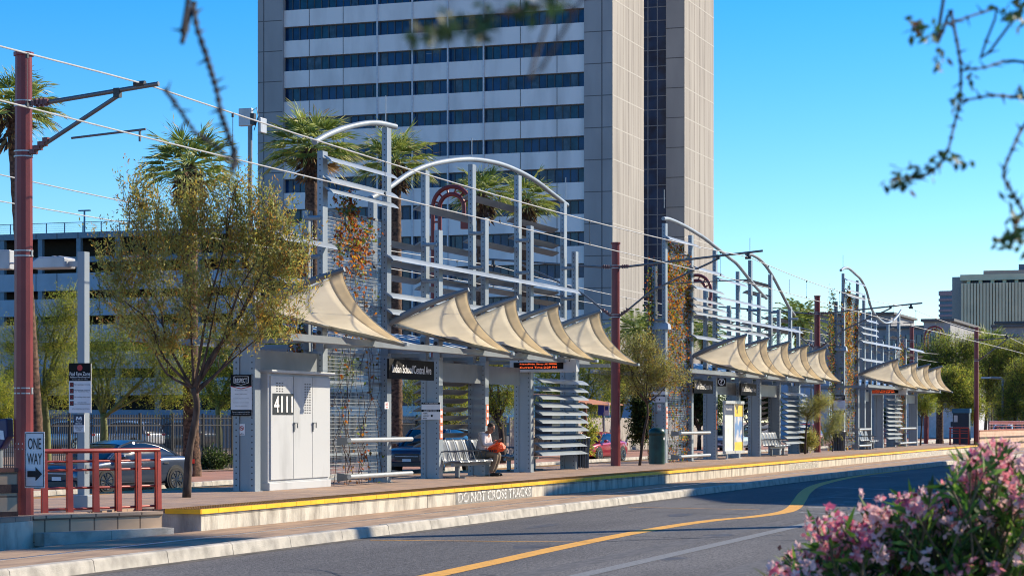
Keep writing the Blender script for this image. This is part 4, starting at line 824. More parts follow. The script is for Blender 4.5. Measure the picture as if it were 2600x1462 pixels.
# head: skull, jaw, nose, ears, brow
hc = Vector(L(.27,0,1.185)); tilt = Matrix.Rotation(R(32), 4, 'X')  # chin tucked down
def hp(a,b,z): v = tilt @ Vector((-b,-a,z)); return HIP + hc + v
mb = MB(); rings = []
for z, fr, bk, w in [(-.125,.062,.0,.03),(-.11,.085,.02,.052),(-.07,.092,.06,.066),(-.02,.094,.09,.074),(.03,.092,.104,.078),(.07,.078,.10,.072),(.10,.05,.075,.052),(.118,.015,.03,.02)]:
    rings.append([hp((fr if math.cos(a) > 0 else bk)*math.cos(a), w*math.sin(a), z) for a in np.linspace(0,2*math.pi,17)[:-1]])
mb.loft(rings)
mb.loft([[hp(.088,x*.010,.012+0*x) if k==0 else hp(.118,x*.016,-.03) if k==1 else hp(.092,x*.018,-.042) for x in (-1,-.3,.3,1)] for k in range(3)])
for s in (1,-1): mb.ball(hp(-.005,s*.078,-.01),(.014,.024,.034),8)
mb.ball(hp(.088,0,-.072),(.024,.014,.009),8)
hd = mb.build('head', SKIN, man, auto=60)
mb = MB(); rings = []
for z, fr, bk, w in [(.0,-.02,.102,.083),(.035,.05,.112,.085),(.075,.07,.105,.078),(.107,.05,.08,.056),(.126,.015,.03,.02)]:
    rings.append([hp((fr if math.cos(a) > 0 else bk)*math.cos(a)-.006, w*math.sin(a), z) for a in np.linspace(0,2*math.pi,17)[:-1]])
mb.loft(rings); mb.build('hair', HAIR, man, auto=60)
mb = MB()
for s in (1,-1): mb.box(hp(.097,s*.034,.008),(.042,.012,.026)); mb.bar(hp(.09,s*.06,.01),hp(.0,s*.082,.005),.006,.008)
mb.bar(hp(.1,-.05,.012),hp(.1,.05,.012),.006,.006); mb.build('glasses', DARKM, man)
# hands: palm, four fingers and a thumb each, closed on the phone and the bag
for s in (1,-1):
    p0 = Vector(L(.42,s*.07,.86)); p1 = Vector(L(.485,s*.045,.895)); V = [p0, p0.lerp(p1,.55), p1]; E = [(0,1),(1,2)]; Rr = [.024,(.034,.017),(.036,.015)]; q = p1
    for k in range(4):
        off = Vector((s*.024-s*.016*k, 0, 0)); n = len(V); l = (.8,.95,1.,.85)[k]
        V += [q + off*.8 + Vector((0,-.012,.004)), q + off + Vector((0,-.04*l,.012)), q + off*.9 + Vector((0,-.062*l,-.004))]; E += [(2,n),(n,n+1),(n+1,n+2)]; Rr += [.010,.0088,.0075]
    n = len(V); V += [p0.lerp(p1,.5)+Vector((s*.03,-.01,.012)), p0.lerp(p1,.8)+Vector((s*.036,-.03,.025)), p1+Vector((s*.02,-.03,.028))]; E += [(1,n),(n,n+1),(n+1,n+2)]; Rr += [.012,.0105,.008]
    skin('hand', [tuple(v) for v in V], E, Rr, SKIN, man, 1)
ph = thing('mobile_phone', 'dark mobile phone with a lit edge held by the seated man', 'phone', HIP+Vector(L(.53,0,.94))); mb = MB(); c = HIP+Vector(L(.53,0,.93)); mb.box(c,(.075,.012,.15),ax=(Vector((1,0,0)),Vector((0,.75,.66)),Vector((0,-.66,.75)))); mb.build('phone_case', DARKM, ph, bevel=.004); mb = MB(); mb.box(c+Vector((0,.006,.0053)),(.068,.004,.138),ax=(Vector((1,0,0)),Vector((0,.75,.66)),Vector((0,-.66,.75)))); mb.build('phone_screen', mat('phone_screen', (.4,.45,.5), .2), ph)
ORB = mat('orange_bag', (.95,.13,.01), .45, 0, .3, 9, 1., 22, col2=(.75,.06,.01), trans=.25)
bgt = thing('shopping_bag', 'crumpled orange bag resting on the seated man\'s lap', 'bag', HIP+Vector(L(.36,0,.62))); mb = MB(); rings = []
for i, (z, sx, sy, a0) in enumerate([(.60,.14,.13,.38),(.625,.21,.17,.39),(.69,.235,.19,.41),(.76,.215,.17,.42),(.81,.17,.13,.45),(.84,.12,.08,.47),(.85,.05,.04,.48)]):
    rings.append([HIP + Vector(L(a0 + sx*math.cos(q)*(1+.13*math.sin(3*q+i)+random.uniform(-.13,.13)), sy*math.sin(q)*(1+.10*math.cos(4*q+i*2)+random.uniform(-.12,.12)), z + random.uniform(-.012,.012) + .03*math.cos(q))) for q in np.linspace(0,2*math.pi,23)[:-1]])
mb.loft(rings); o = mb.build('bag_body', ORB, bgt, auto=25); mb = MB(); mb.tube([HIP+Vector(L(.40,.05,.86)),HIP+Vector(L(.42,.06,.93)),HIP+Vector(L(.46,.0,.93)),HIP+Vector(L(.46,-.05,.86))],.012,6); mb.build('bag_handle', ORB, bgt)
mb = MB()
for k in range(5): mb.box(HIP+Vector(L(.31+.05*k,.228,.66)),(.004,.035,.05))
mb.build('bag_print', INKK, bgt)
# ================================================================ VEHICLES (local x forward, built at the origin, then placed)
def car(name, label, loc, heading, paint, kind='sedan', group=None, grille=True):
    t = thing(name, label, 'car', (0,0,0), group); W = .92; S = {}
    if kind == 'sedan':
        Lh, st = 2.35, [(-2.35,.42,.78,.70),(-2.25,.26,.92,.86),(-1.9,.2,.99,.915),(-1.4,.18,1.0,.925),(-.4,.18,.96,.925),(.5,.18,.94,.92),(1.1,.18,.92,.92),(1.7,.19,.86,.91),(2.1,.22,.78,.85),(2.32,.28,.66,.72),(2.38,.36,.55,.6)]
        gh = [(-1.78,.99,.70,.66),(-1.1,1.33,.735,.58),(-.5,1.43,.75,.57),(.1,1.43,.75,.57),(.55,1.33,.755,.6),(1.22,.92,.76,.70)]; wr, wb = .335, (1.42,-1.42)
    else:
        Lh, st = 2.35, [(-2.35,.5,.95,.8),(-2.28,.38,1.05,.9),(-1.9,.32,1.08,.93),(-.4,.32,1.08,.935),(.6,.32,1.07,.935),(1.2,.32,1.05,.93),(1.9,.34,1.0,.92),(2.25,.36,.93,.86),(2.38,.42,.82,.74)]
        gh = [(-2.2,1.05,.80,.78),(-1.95,1.66,.80,.68),(-.6,1.76,.80,.66),(.1,1.75,.80,.66),(.45,1.68,.80,.68),(1.05,1.05,.82,.76)]; wr, wb = .38, (1.42,-1.4)
    def ring(x,zl,zb,hw): 
        h = [(hw*.86,zl),(hw*.975,zl+.1),(hw,zl+(zb-zl)*.45),(hw*.985,zb-.14),(hw*.95,zb-.03),(hw*.82,zb+.012),(hw*.4,zb+.035)]
        return [Vector((x,y,z)) for y,z in h] + [Vector((x,-y,z)) for y,z in h[::-1]]
    mb = MB(); mb.loft([ring(*s) for s in st]); o = mb.build('car_body', paint, t, smooth=True); sb = o.modifiers.new('sub','SUBSURF'); sb.levels = sb.render_levels = 2
    # cabin: glass shell and painted roof with pillars
    def gr(x,z,wbt,wtp):
        zb = min(z, .93 if kind=='sedan' else 1.04); f = max(0,(z-zb)); return x, zb, z, wbt, wtp
    mb = MB(); rows = []
    for x,z,w0,w1 in gh:
        zb = .93 if kind=='sedan' else 1.04; z = max(z, zb+.01); e = (z-zb)/.5; 
        rows.append([Vector((x,w0+.06,zb)),Vector((x,(w0+.06)*(1-.35*e)+w1*.35*e,zb+(z-zb)*.55)),Vector((x,w1*min(1,e)+(w0)*(1-min(1,e)),z-.03*min(1,e))),Vector((x,w1*.8,z)),Vector((x,0,z+.012))] )
        rows[-1] += [Vector((p.x,-p.y,p.z)) for p in rows[-1][::-1][1:]]
    mb.grid(rows); g = mb.build('windscreen', GLASS, t, smooth=True)
    mb = MB()
    for i in range(1, len(rows)-2): 
        r0, r1 = rows[i], rows[i+1]; mb.add([p+Vector((0,0,.008)) for p in r0[2:7]]+[p+Vector((0,0,.008)) for p in r1[2:7]], [(k,k+1,6+k,5+k) for k in range(4)])
    mb.build('car_roof', paint, t, smooth=True)
    for s in (1,-1):
        mb = MB(); f = lambda i, k: Vector((rows[i][k].x, s*abs(rows[i][k].y)+s*.006, rows[i][k].z))
        for i, j in ((0,1),(len(rows)-1,len(rows)-2)): mb.bar(f(i,0),f(j,2),.07,.03)
        m = 3; mb.bar(f(m,0)+Vector((-.1,0,0)),f(m,2)+Vector((-.1,0,0)),.07,.025)
        for i in range(len(rows)-1): mb.bar(f(i,2),f(i+1,2),.035,.035)
        mb.build('window_pillar', paint, t)
    for s in (1,-1): mb = MB(); mb.tube([Vector((rows[i][2].x,s*abs(rows[i][2].y)+s*.02,rows[i][2].z-.03)) for i in range(len(rows))], .011, 5); mb.build('window_trim', CHROME, t)
    for x in wb:
        for s in (1,-1):
            y = s*.905; wl = thing_wheel(t, x, y, wr, s)
    for s in (1,-1):
        mb = MB(); zz = .66 if kind=='sedan' else .82; mb.loft([[Vector((2.02,s*.82,zz-.06)),Vector((2.02,s*.86,zz+.08)),Vector((1.95,s*.875,zz+.09)),Vector((1.95,s*.87,zz-.04))],[Vector((2.27,s*.55,zz-.07)),Vector((2.27,s*.55,zz+.045)),Vector((2.15,s*.56,zz+.09)),Vector((2.15,s*.56,zz-.04))]]); mb.build('headlight', mat('headlight', (.45,.5,.52), .12, .3), t)
        mb = MB(); mb.box((-2.27,s*.68,.82 if kind=='sedan' else .98),(.14,.26,.12)); mb.build('tail_light', mat('tail_light', (.25,.01,.01), .2), t)
        mb = MB(); mb.ball((.86,s*1.0,1.0 if kind=='sedan' else 1.13),(.1,.1,.075),10); mb.build('wing_mirror', paint, t, smooth=True)
        for x in (.05,-1.0):
            mb = MB(); mb.box((x,s*.925,.80 if kind=='sedan' else .93),(.2,.03,.03)); mb.build('door_handle', CHROME, t)
        mb = MB(); mb.box((.0,s*.905,.2 if kind=='sedan' else .34),(1.9,.05,.05)); mb.build('side_sill', DARKM, t)
    mb = MB(); zz = .53 if kind=='sedan' else .68; mb.box((2.33,0,zz),(.1,.95,.24)); mb.box((2.27,0,zz-.27),(.18,1.35,.14)); mb.build('front_grille', DARKM, t)
    mb = MB(); mb.box((2.385,0,zz+.02),(.012,.9,.02)); mb.box((2.385,0,zz-.12),(.02,.34,.1)); mb.build('number_plate', SIGNWHT, t)
    t.location = loc; t.rotation_euler = (0,0,math.atan2(heading[1],heading[0])); return t
def thing_wheel(t, x, y, r, s):
    mb = MB(); mb.cyl((x,y-s*.03,r+.02),(x,y+s*.025,r+.02),r+.05,24); mb.build('wheel_arch', DARKM, t)
    mb = MB(); P = [(x,y+s*a,r) for a in (-.16,.03,.045,.045)]; mb.tube(P, [r,r,r*.95,r*.74], 28); w = mb.build('wheel', RUBBER, t, auto=40)
    mb = MB()
    for k in range(5):
        for e in (-.14,.14):
            a = 2*math.pi*k/5+e; mb.bar((x+math.cos(a)*r*.1,y+s*.047,r+math.sin(a)*r*.1),(x+math.cos(a+e*.7)*r*.70,y+s*.050,r+math.sin(a+e*.7)*r*.70),.03,.02,up=(0,1,0))
    ring = [(x+math.cos(a)*r*.72,y+s*.05,r+math.sin(a)*r*.72) for a in np.linspace(0,2*math.pi,25)]; mb.tube(ring,.012,5); mb.cyl((x,y+s*.04,r),(x,y+s*.06,r),r*.14,10)
    mb.build('wheel_rim', CHROME, w); mb = MB(); mb.cyl((x,y+s*.044,r),(x,y+s*.046,r),r*.7,24); mb.build('wheel_dish', DARKM, w); return w
def paint(n, c, metal=.5): return mat(n, c, .28, metal, .04, 2, coat=1.)
p = onZ(288.9,1249,FROAD); q = onZ(428.6,1248,FROAD); hd = (p-q).normalized(); hd = Vector((-.972,.237,0)); mid = (p+q)/2
side = Vector((-hd.y,hd.x,0)); side = side if side.y > 0 else -side
car('parked_car', 'dark blue grey saloon car parked behind the red railing', Vector((mid.x,mid.y,FROAD)) + side*.9, hd, paint('paint_slate', (.075,.10,.155), .65))
CG = 'cars on the far road'
car('parked_car', 'dark blue sport utility car behind the station name sign pillar', (75.6,29.55,FROAD), (-1,.03), paint('paint_navy', (.02,.035,.08)), 'suv', CG)
car('parked_car', 'bright red car seen between the louvers and the second mast', onZ(1535,1172,FROAD)+Vector((1.2,.9,0)), (-1,.12), paint('paint_red', (.42,.008,.02), .3), 'sedan', CG)
p = onZ(1868,1150,FROAD); car('parked_car', 'pale blue white sport utility car behind the poster case shelter', p+Vector((2,.9,0)), (-1,.05), paint('paint_paleblue', (.42,.52,.62), .2), 'suv', CG)
p = onZ(2062,1139,FROAD); car('parked_car', 'far red car behind the third mast', p+Vector((2,.9,0)), (-1,.02), paint('paint_brightred', (.55,.015,.015), .2), 'suv', CG)
p = atD(2548,1094,190); car('parked_car', 'white van showing above the striped wall at the right edge', (p.x,p.y,-.3), (-1,0), paint('paint_white', (.7,.72,.75), .1), 'suv', CG)
p = atD(318,1108,128); car('parked_car', 'white car parked behind the black fence at the left', (p.x,p.y,0), (.2,1), paint('paint_white', (.7,.72,.75), .1), 'suv', 'cars behind the fence')
p = atD(455,1112,132); car('parked_car', 'dark car parked behind the black fence beside the palm trunk', (p.x,p.y,0), (.2,1), paint('paint_black', (.02,.022,.03), .3), 'suv', 'cars behind the fence')
p = atD(170,1110,126); car('parked_car', 'silver blue car parked behind the black fence next to the mast', (p.x,p.y,0), (.1,1), paint('paint_paleblue', (.42,.52,.62), .2), 'suv', 'cars behind the fence')
# ================================================================ FENCE AND FAR PAVEMENT THINGS
FEN = mat('black_fence', (.018,.018,.02), .5)
def fence(label, x0, x1, Y, z0, z1, step=.115, posts=2.4, m=FEN):
    t = thing('picket_fence', label, 'fence', (x0,Y,z0)); mb = MB(); n = int((x1-x0)/step)
    for i in range(n): x = x0+i*step; mb.b2((x-.015,Y-.013,z0+.05),(x+.015,Y+.013,z1))
    mb.build('pickets', m, t); mb = MB()
    for z in (z0+.22,z1-.38,z1-.12): mb.b2((x0,Y-.02,z-.022),(x1,Y+.02,z+.022))
    mb.build('fence_rails', m, t); x = x0
    while x <= x1: mb = MB(); mb.b2((x-.04,Y-.04,z0),(x+.04,Y+.04,z1+.06)); x += posts; mb.build('fence_post', m, t)
fence('black iron picket fence behind the parked saloon car', 52, 108, 38, WALK, 2.0)
PLK = mat('weathered_planks', (.42,.38,.34), .9, 0, .35, 3, .3, 30, stretch=(6,6,.5), lo=.3, hi=.6)
t = thing('plank_fence', 'weathered pale plank fence behind the seated man', 'fence', (108.3,38,WALK)); mb = MB(); x = 108.3
while x < 150: mb.b2((x,37.97,WALK),(x+.27,38.03,1.95+random.uniform(-.03,.03))); x += .29
mb.build('fence_planks', PLK, t)
# bus shelter, bus stop flag
p = onZ(1630,1165,WALK); bx, by = p.x, 33.4
t = thing('bus_shelter', 'black bus shelter with a rust brown slatted awning across the far road', 'bus shelter', (bx,by,WALK)); 
mb = MB(); mb.tube(catmull([(bx,by-1.7,WALK),(bx,by-1.35,1.0),(bx,by-1.3,2.1),(bx,by-1.5,2.75)],5), .07, 8); mb.tube(catmull([(bx+5,by-1.7,WALK),(bx+5,by-1.35,1.0),(bx+5,by-1.3,2.1),(bx+5,by-1.5,2.75)],5), .07, 8); mb.build('shelter_frame', DARKM, t)
mb = MB(); mb.b2((bx,by+.6,.1),(bx+5,by+.68,2.7)); mb.b2((bx-.04,by-.2,.1),(bx,by+.6,2.7)); mb.build('shelter_wall', mat('shelter_panel', (.05,.055,.06), .3), t)
mb = MB()
for k in range(9): f = k/8; c = Vector((bx+2.5, by+.75-f*2.9, 3.05-.45*f)); mb.box(c,(5.3,.26,.05),ax=(Vector((1,0,0)),Vector((0,.988,.153)),Vector((0,-.153,.988))))
mb.build('awning', mat('awning_rust', (.48,.20,.11), .7), t); mb = MB(); mb.b2((bx+.5,by+.1,.38),(bx+4.5,by+.5,.46)); mb.build('shelter_bench', DARKM, t)
p = onZ(1533,1160,WALK); q = atD(1533,1040,108); t = thing('bus_stop_sign', 'blue and white bus stop flag on a thin grey post', 'sign', (q.x,q.y,WALK)); mb = MB(); mb.cyl((q.x,q.y,WALK),(q.x,q.y,2.2),.04,8); mb.build('sign_post', GALV, t)
mb = MB(); mb.box((q.x,q.y+.14,2.35),(.03,.3,.6)); mb.build('blue_panel', mat('stop_blue', (.02,.07,.45), .4), t); mb = MB(); mb.box((q.x,q.y-.15,2.35),(.03,.26,.6),0); mb.box((q.x-.018,q.y-.15,2.4),(.004,.16,.2),1); mb.build('white_panel', [SIGNWHT, mat('stop_blue', (.02,.07,.45))], t)
q = atD(2351,1060,150); t = thing('crossing_signal', 'maroon post with pale signal plates beyond the last shelter', 'signal post', (q.x,q.y,0)); mb = MB(); mb.cyl((q.x,q.y,0),(q.x,q.y,2.9),.16,10); mb.build('signal_post', RED, t); mb = MB(); mb.box((q.x-.2,q.y+.28,2.35),(.1,.2,.6)); mb.box((q.x-.2,q.y-.28,2.35),(.1,.2,.6)); mb.build('signal_plate', mat('signal_cream', (.6,.55,.4)), t)
# arched double tube poles along the far kerb
def archpole(label, px, ztop, Y=31.4, rad=.85, block=True):
    x = onY(px,0,Y).x; t = thing('arched_pole', label, 'arched pole', (x,Y+rad,WALK), 'maroon arched poles along the far kerb')
    for rr, nm in ((rad,'outer_tube'),(rad-.3,'inner_tube')):
        P = [(x,Y+rr,WALK),(x,Y+rr,ztop-rad)] + [(x,Y+rr*math.cos(a),ztop-rad+rr*math.sin(a)) for a in np.linspace(0.1,math.pi,16)] + [(x,Y-rr,ztop-rad-.5)]
        mb = MB(); mb.tube(P, .09, 8); mb.build(nm, RED, t, auto=50)
    mb = MB(); z = 1.
    while z < ztop-rad: mb.cyl((x,Y+rad-.3,z),(x,Y+rad,z),.04,6); z += 1.1
    for a in np.linspace(.3,2.8,6): mb.cyl((x,Y+(rad-.3)*math.cos(a),ztop-rad+(rad-.3)*math.sin(a)),(x,Y+rad*math.cos(a),ztop-rad+rad*math.sin(a)),.04,6)
    mb.build('tube_spacer', RED, t); mb = MB(); mb.b2((x-.12,Y-rad-.06,ztop-rad-.9),(x+.12,Y-rad+.4,ztop-rad-.45)); mb.build('end_block', RED, t)
archpole('maroon arched pole behind the nearest shelter between the palms', 1147, 11.2, rad=.82); archpole('maroon arched pole showing beside the middle shelter', 1768, 10.1); archpole('maroon arched pole standing left of the yellow green trees', 2373, 10.9, rad=.95); archpole('maroon arched pole hidden in the trees at the right edge', 2556, 6.2, rad=1.)
# cell antenna on a tall pole, distant light poles
q = onY(635,0,34); t = thing('antenna_pole', 'tall grey pole with two panel antennas left of the office tower', 'antenna pole', (q.x,q.y,WALK)); zt2 = onY(635,318,34).z; mb = MB(); mb.cyl((q.x,q.y,WALK),(q.x,q.y,zt2+.5),.08,10); mb.build('pole', STEELD, t)
mb = MB(); mb.box((q.x,q.y+.16,zt2+.28),(.18,.5,.62)); mb.box((q.x+.25,q.y-.36,zt2+.0),(.5,.1,.52)); mb.build('antenna_panel', STUCCO if False else LUM, t, bevel=.02); mb = MB(); mb.tube([(q.x,q.y-.1,zt2+.5),(q.x,q.y-.25,zt2+.6),(q.x,q.y-.32,zt2+.3),(q.x,q.y-.15,zt2-.2)],.015,6); mb.box((q.x,q.y-.12,zt2+.2),(.2,.14,.4)); mb.build('antenna_cable', DARKM, t)
for px, zt3, d, lb in ((2546,960,160,'bent grey lamp post in front of the yellow green trees'),(2512,1020,175,'thin grey lamp post behind the striped wall')):
    q = atD(px,1100,d); zz = atD(px,zt3,d).z; t = thing('lamp_post', lb, 'lamp post', (q.x,q.y,-.1)); mb = MB(); mb.tube([(q.x,q.y,-.1),(q.x,q.y,zz-.1),(q.x,q.y+.1,zz),(q.x,q.y+.9,zz+.05)],.09,8); mb.build('pole', STEELD, t); mb = MB(); mb.box((q.x,q.y+1.2,zz+.05),(.3,.7,.14)); mb.build('lamp_head', LUM, t)
q = atD(2060,838,140); t = thing('lamp_post', 'slim lamp post behind the right end of the middle shelter', 'lamp post', (q.x,q.y,0)); mb = MB(); mb.tube([(q.x,q.y,0),(q.x,q.y,q.z),(q.x,q.y+1.1,q.z+.2)],.07,8); mb.build('pole', STEELD, t); mb = MB(); mb.box((q.x,q.y+1.3,q.z+.18),(.3,.8,.14)); mb.build('lamp_head', LUM, t)
# hooded lamps topping the left pillars of shelters two and three
for pyy, X, nm in ((838,X2[0]-.13,'middle'),(897,X3[0]-.13,'farthest')):
    c = onX(1663,pyy,X); z1 = c.z; c.y = (YF+YB)/2; t = thing('post_lamp', 'pale domed lamp topping the left pillar of the %s shelter' % nm, 'lamp', (c.x,c.y,3.3))
    mb = MB(); mb.box((c.x,c.y,(3.31+z1)/2),(.2,YB-YF-.135,z1-3.31)); mb.build('lamp_column', STEEL, t, bevel=.008)
    mb = MB(); q = ((-.2,-1),(.2,-1),(.2,1),(-.2,1)); mb.loft([[Vector((c.x+a,c.y+b*.36,z1+.02)) for a,b in q],[Vector((c.x+a*.8,c.y+b*.33,z1+.2)) for a,b in q],[Vector((c.x+a*.5,c.y+b*.24,z1+.27)) for a,b in q]]); mb.build('lamp_hood', LUM, t, auto=30)
man.scale = (1.05,1.05,1.05)
# ================================================================ PALMS AND TREES
LV_PALM = leafset('palm', [('green',(.20,.28,.05)),('bright',(.42,.48,.10)),('tip',(.70,.64,.24)),('dry',(.42,.26,.10))], .25)
def fanpalm(label, base, ztop, crown_px, d, nfr=46, rtrunk=.27, size=1.15, lean=None, group='tall fan palms along the far pavement', feather=False, skirt=True):
    top = atD(crown_px[0], crown_px[1], d); t = thing('palm_tree', label, 'palm tree', base, group); mb = MB(); b = Vector(base); n = 40; rings = []
    P = [b.lerp(top, i/n) + Vector((0,0,0)) for i in range(n+1)]
    rr = []
    for i in range(n+1): f = i/n; rr.append(rtrunk*(1.0+.30*max(0,1-f*9)-.12*f + (.05 if i % 2 else -.015)))
    mb.tube(P, rr, 12); mb.build('trunk', PALMBARK, t, auto=50)
    if skirt:   # old leaf bases and dead fronds under the crown
        k = 260; u = RNG.uniform(0,2*math.pi,k); h = RNG.uniform(-1.0,.1,k); Pp = np.stack([top.x+np.cos(u)*rtrunk*1.2, top.y+np.sin(u)*rtrunk*1.2, top.z-.15+h],1); D = np.stack([np.cos(u)*.8,np.sin(u)*.8,-.4-RNG.random(k)],1)
        leafmesh('dead_leaf_bases', Pp, D, RNG.uniform(.2,.5,k), .1, [PALMBARK, LV_PALM[3], BARK], t, RNG.integers(0,3,k))
    PP, DD, LL, WW, MI = [], [], [], [], []; mb = MB()
    for i in range(nfr):
        az = i*2.39996+RNG.uniform(-.2,.2); el = math.asin(min(1,max(-1,-.40+1.38*((i+.5)/nfr)))) ; el = el*.95
        dv = np.array((math.cos(az)*math.cos(el), math.sin(az)*math.cos(el), math.sin(el))); pet = size*RNG.uniform(.62,.88); o = np.array(top)+dv*.12; e = o + dv*pet + np.array((0,0,-.16*math.cos(el)*size))
        mb.tube([o, (o+e)/2+np.array((0,0,.06)), e], [.03,.022,.014], 4)
        if not feather:
            side = unit(np.cross(dv,(0,0,1))+1e-6); upv = np.cross(side, dv); fd = unit(dv+np.array((0,0,-.22)))
            nl = 22; a = np.linspace(-1.5,1.5,nl); dirs = fd*np.cos(a)[:,None]*1.0 + side*np.sin(a)[:,None] + upv*(.12*np.abs(np.sin(a)))[:,None]
            ln = size*(.98-.22*np.abs(a)/1.75)*RNG.uniform(.85,1.12,nl)
            PP.append(np.repeat(e[None],nl,0)); DD.append(dirs); LL.append(ln*.78); WW.append(np.full(nl,.07*size)); MI.append(np.full(nl, 3 if el < -.33 and RNG.random() < .3 else (0 if RNG.random() < .55 else 1)))
            tips = e+unit(dirs)*(ln*.62)[:,None]; PP.append(tips); DD.append(unit(dirs)+np.array((0,0,-.45))+RNG.normal(size=(nl,3))*.14); LL.append(ln*.5); WW.append(np.full(nl,.036*size)); MI.append(RNG.choice([0,1,2,3],size=nl,p=[.3,.35,.28,.07]))
        else:
            s = np.linspace(.15,1,30); hv = unit(dv*np.array((1,1,.2))); pts = o + dv*(s*size*2.1)[:,None] + np.array((0,0,-1.0))*((s**2.2)*size*.9)[:,None]; side = unit(np.cross(dv,(0,0,1))+1e-6)
            for sg in (1,-1): PP.append(pts); DD.append(np.repeat((side*sg + dv*.55 + np.array((0,0,-.25)))[None],30,0)); LL.append(size*.5*(1.1-.6*s)); WW.append(np.full(30,.05*size)); MI.append(RNG.choice([0,1],size=30,p=[.6,.4]))
    mb.build('petioles', LV_PALM[1], t)
    leafmesh('crown', np.concatenate(PP), np.concatenate(DD), np.concatenate(LL), np.concatenate(WW), LV_PALM, t, np.concatenate(MI), fold=.2); return t
def palmrow(label, bx, cx, cy, Y=34, **k):
    b = onY(bx,0,Y); b.z = WALK; d = b.x*cT+Y*sT; return fanpalm(label, b, 0, (cx,cy), d, **k)
palmrow('leaning fan palm half behind the left mast', 97, 34, 272, size=.84, nfr=30, rtrunk=.25)
palmrow('fan palm standing behind the leafy platform tree', 486, 481, 420, size=.98, nfr=32)
palmrow('tall bushy fan palm left of the nearest shelter arch', 792, 791, 374, size=1.08, nfr=36)
palmrow('fan palm just right of the low front arch', 1006, 1003, 410, size=1.04, nfr=32)
palmrow('smaller fan palm behind the high arch of the nearest shelter', 1222, 1224, 492, size=.90, nfr=30)
palmrow('fan palm under the falling end of the high arch', 1336, 1336, 508, size=.96, nfr=32)
q = atD(1615,1140,150); fanpalm('dark green palm right of the second mast below the tower', (q.x,q.y,0), 0, (1615,838), 150, size=1.25, feather=True, group='palms beyond the shelters', skirt=False, nfr=40)
q = atD(1790,1140,160); fanpalm('feathery palm behind the louvers of the middle shelter', (q.x,q.y,0), 0, (1786,850), 160, size=1.3, feather=True, group='palms beyond the shelters', skirt=False, nfr=36)
q = atD(2022,1140,175); fanpalm('feathery palm with drooping fronds right of the middle shelter', (q.x,q.y,0), 0, (2026,815), 175, size=1.5, feather=True, group='palms beyond the shelters', nfr=44)
q = atD(2386,1108,163); fanpalm('thick short palm trunk beyond the last shelter under the trees', (q.x,q.y,-.1), 0, (2386,975), 163, size=.9, rtrunk=.27, group='palms beyond the shelters', nfr=24)
q = atD(2515,1100,178); fanpalm('small bright palm top above the yellow green trees', (q.x,q.y,-.1), 0, (2512,880), 178, size=1.1, rtrunk=.2, group='palms beyond the shelters')
# the leafy platform tree in front of the nearest shelter
b = onZ(474,1262,PLAT); d1 = 41.1
bl = pxblobs([(390,640,120,120),(500,560,100,120),(620,590,110,120),(330,770,105,95),(500,730,130,110),(660,700,115,115),(725,640,65,95),(420,850,130,70),(600,830,130,75),(700,800,85,70),(290,700,55,60),(355,520,45,80),(600,500,45,70),(700,545,40,60)], d1)
tr = [b, atD(480,1150,d1), atD(500,1040,d1), atD(492,985,d1)]
tree('mesquite_tree', 'feathery olive and rust tree growing on the platform left of the cabinet', 'tree', b, tr, [.085,.07,.06,.055], bl, 1080, .085, .025, LV_MESQ, [.29,.26,.20,.15,.10], BARK, spread=.03, ln=.72, m=30, up=1.0, out=.7, rnd=.5, nl=10, r0=.03, shell=.1, stems=.010, spray=(pxblobs([(345,500,45,70),(470,560,100,60),(600,520,60,60),(700,560,60,60),(740,650,55,60),(420,560,60,70),(285,640,45,60),(780,720,30,40)], d1), 170, .95))
tb = MB(); tb.tube(catmull([atD(492,985,d1),atD(540,900,d1),atD(600,820,d1),atD(640,740,d1)],5), .04, 8); o = tb.build('limb', BARK, bpy.data.objects['mesquite_tree'], smooth=True)
# young platform trees
def ptree(label, bx, by, trunkpx, blob, per, leafs, probs, r=.05, lf=.06, ln=.45, m=14, up=.4, bark=BARK, z=PLAT, **k):
    b = onZ(bx,by,z); d = F*(EYE-z)/(by-YH); return tree('young_tree', label, 'tree', b, [b]+[atD(x,y,d) for x,y in trunkpx], list(np.linspace(r,r*.6,len(trunkpx)+1)), pxblobs(blob,d), int(per*1.5), lf, lf*.36, leafs, probs, bark, ln=ln, m=m, up=up, nl=7, r0=r*.5, **k)
ptree('olive leaved platform tree with a leaning trunk beside the green bin', 1624, 1181, [(1635,1100),(1645,1050),(1643,1022)], [(1600,905,60,55),(1660,930,65,50),(1700,955,60,40),(1560,945,50,45),(1630,970,70,40),(1640,880,45,40)], 1000, LV_MESQ, [.35,.25,.25,.12,.03], shell=.2, stems=.012)
ptree('small grey green platform tree beside the third mast', 2044, 1152, [(2047,1090),(2052,1050)], [(2065,1035,45,35),(2090,1020,35,25),(2040,1050,20,20)], 420, LV_MESQ, [.3,.3,.35,.05,0.], .05, shell=.2)
ptree('low leafy sapling below the third mast', 2049, 1151, [(2052,1130)], [(2055,1118,22,24)], 200, LV_MESQ, [.4,.4,.1,.1,0.], .02, lf=.07)
ptree('grey green shrub in front of the slatted bin at the farthest shelter', 2113, 1146, [(2115,1120)], [(2112,1085,35,35),(2128,1060,20,25),(2095,1110,20,20)], 330, LV_MESQ, [.2,.35,.45,0.,0.], .025, shell=.1)
ptree('thin bushy platform tree right of the farthest shelter', 2337, 1130, [(2340,1085),(2342,1055)], [(2345,1010,32,40),(2360,1030,25,25),(2330,1035,18,20)], 330, LV_PALO, [.35,.45,.1,.1], .06, lf=.09)
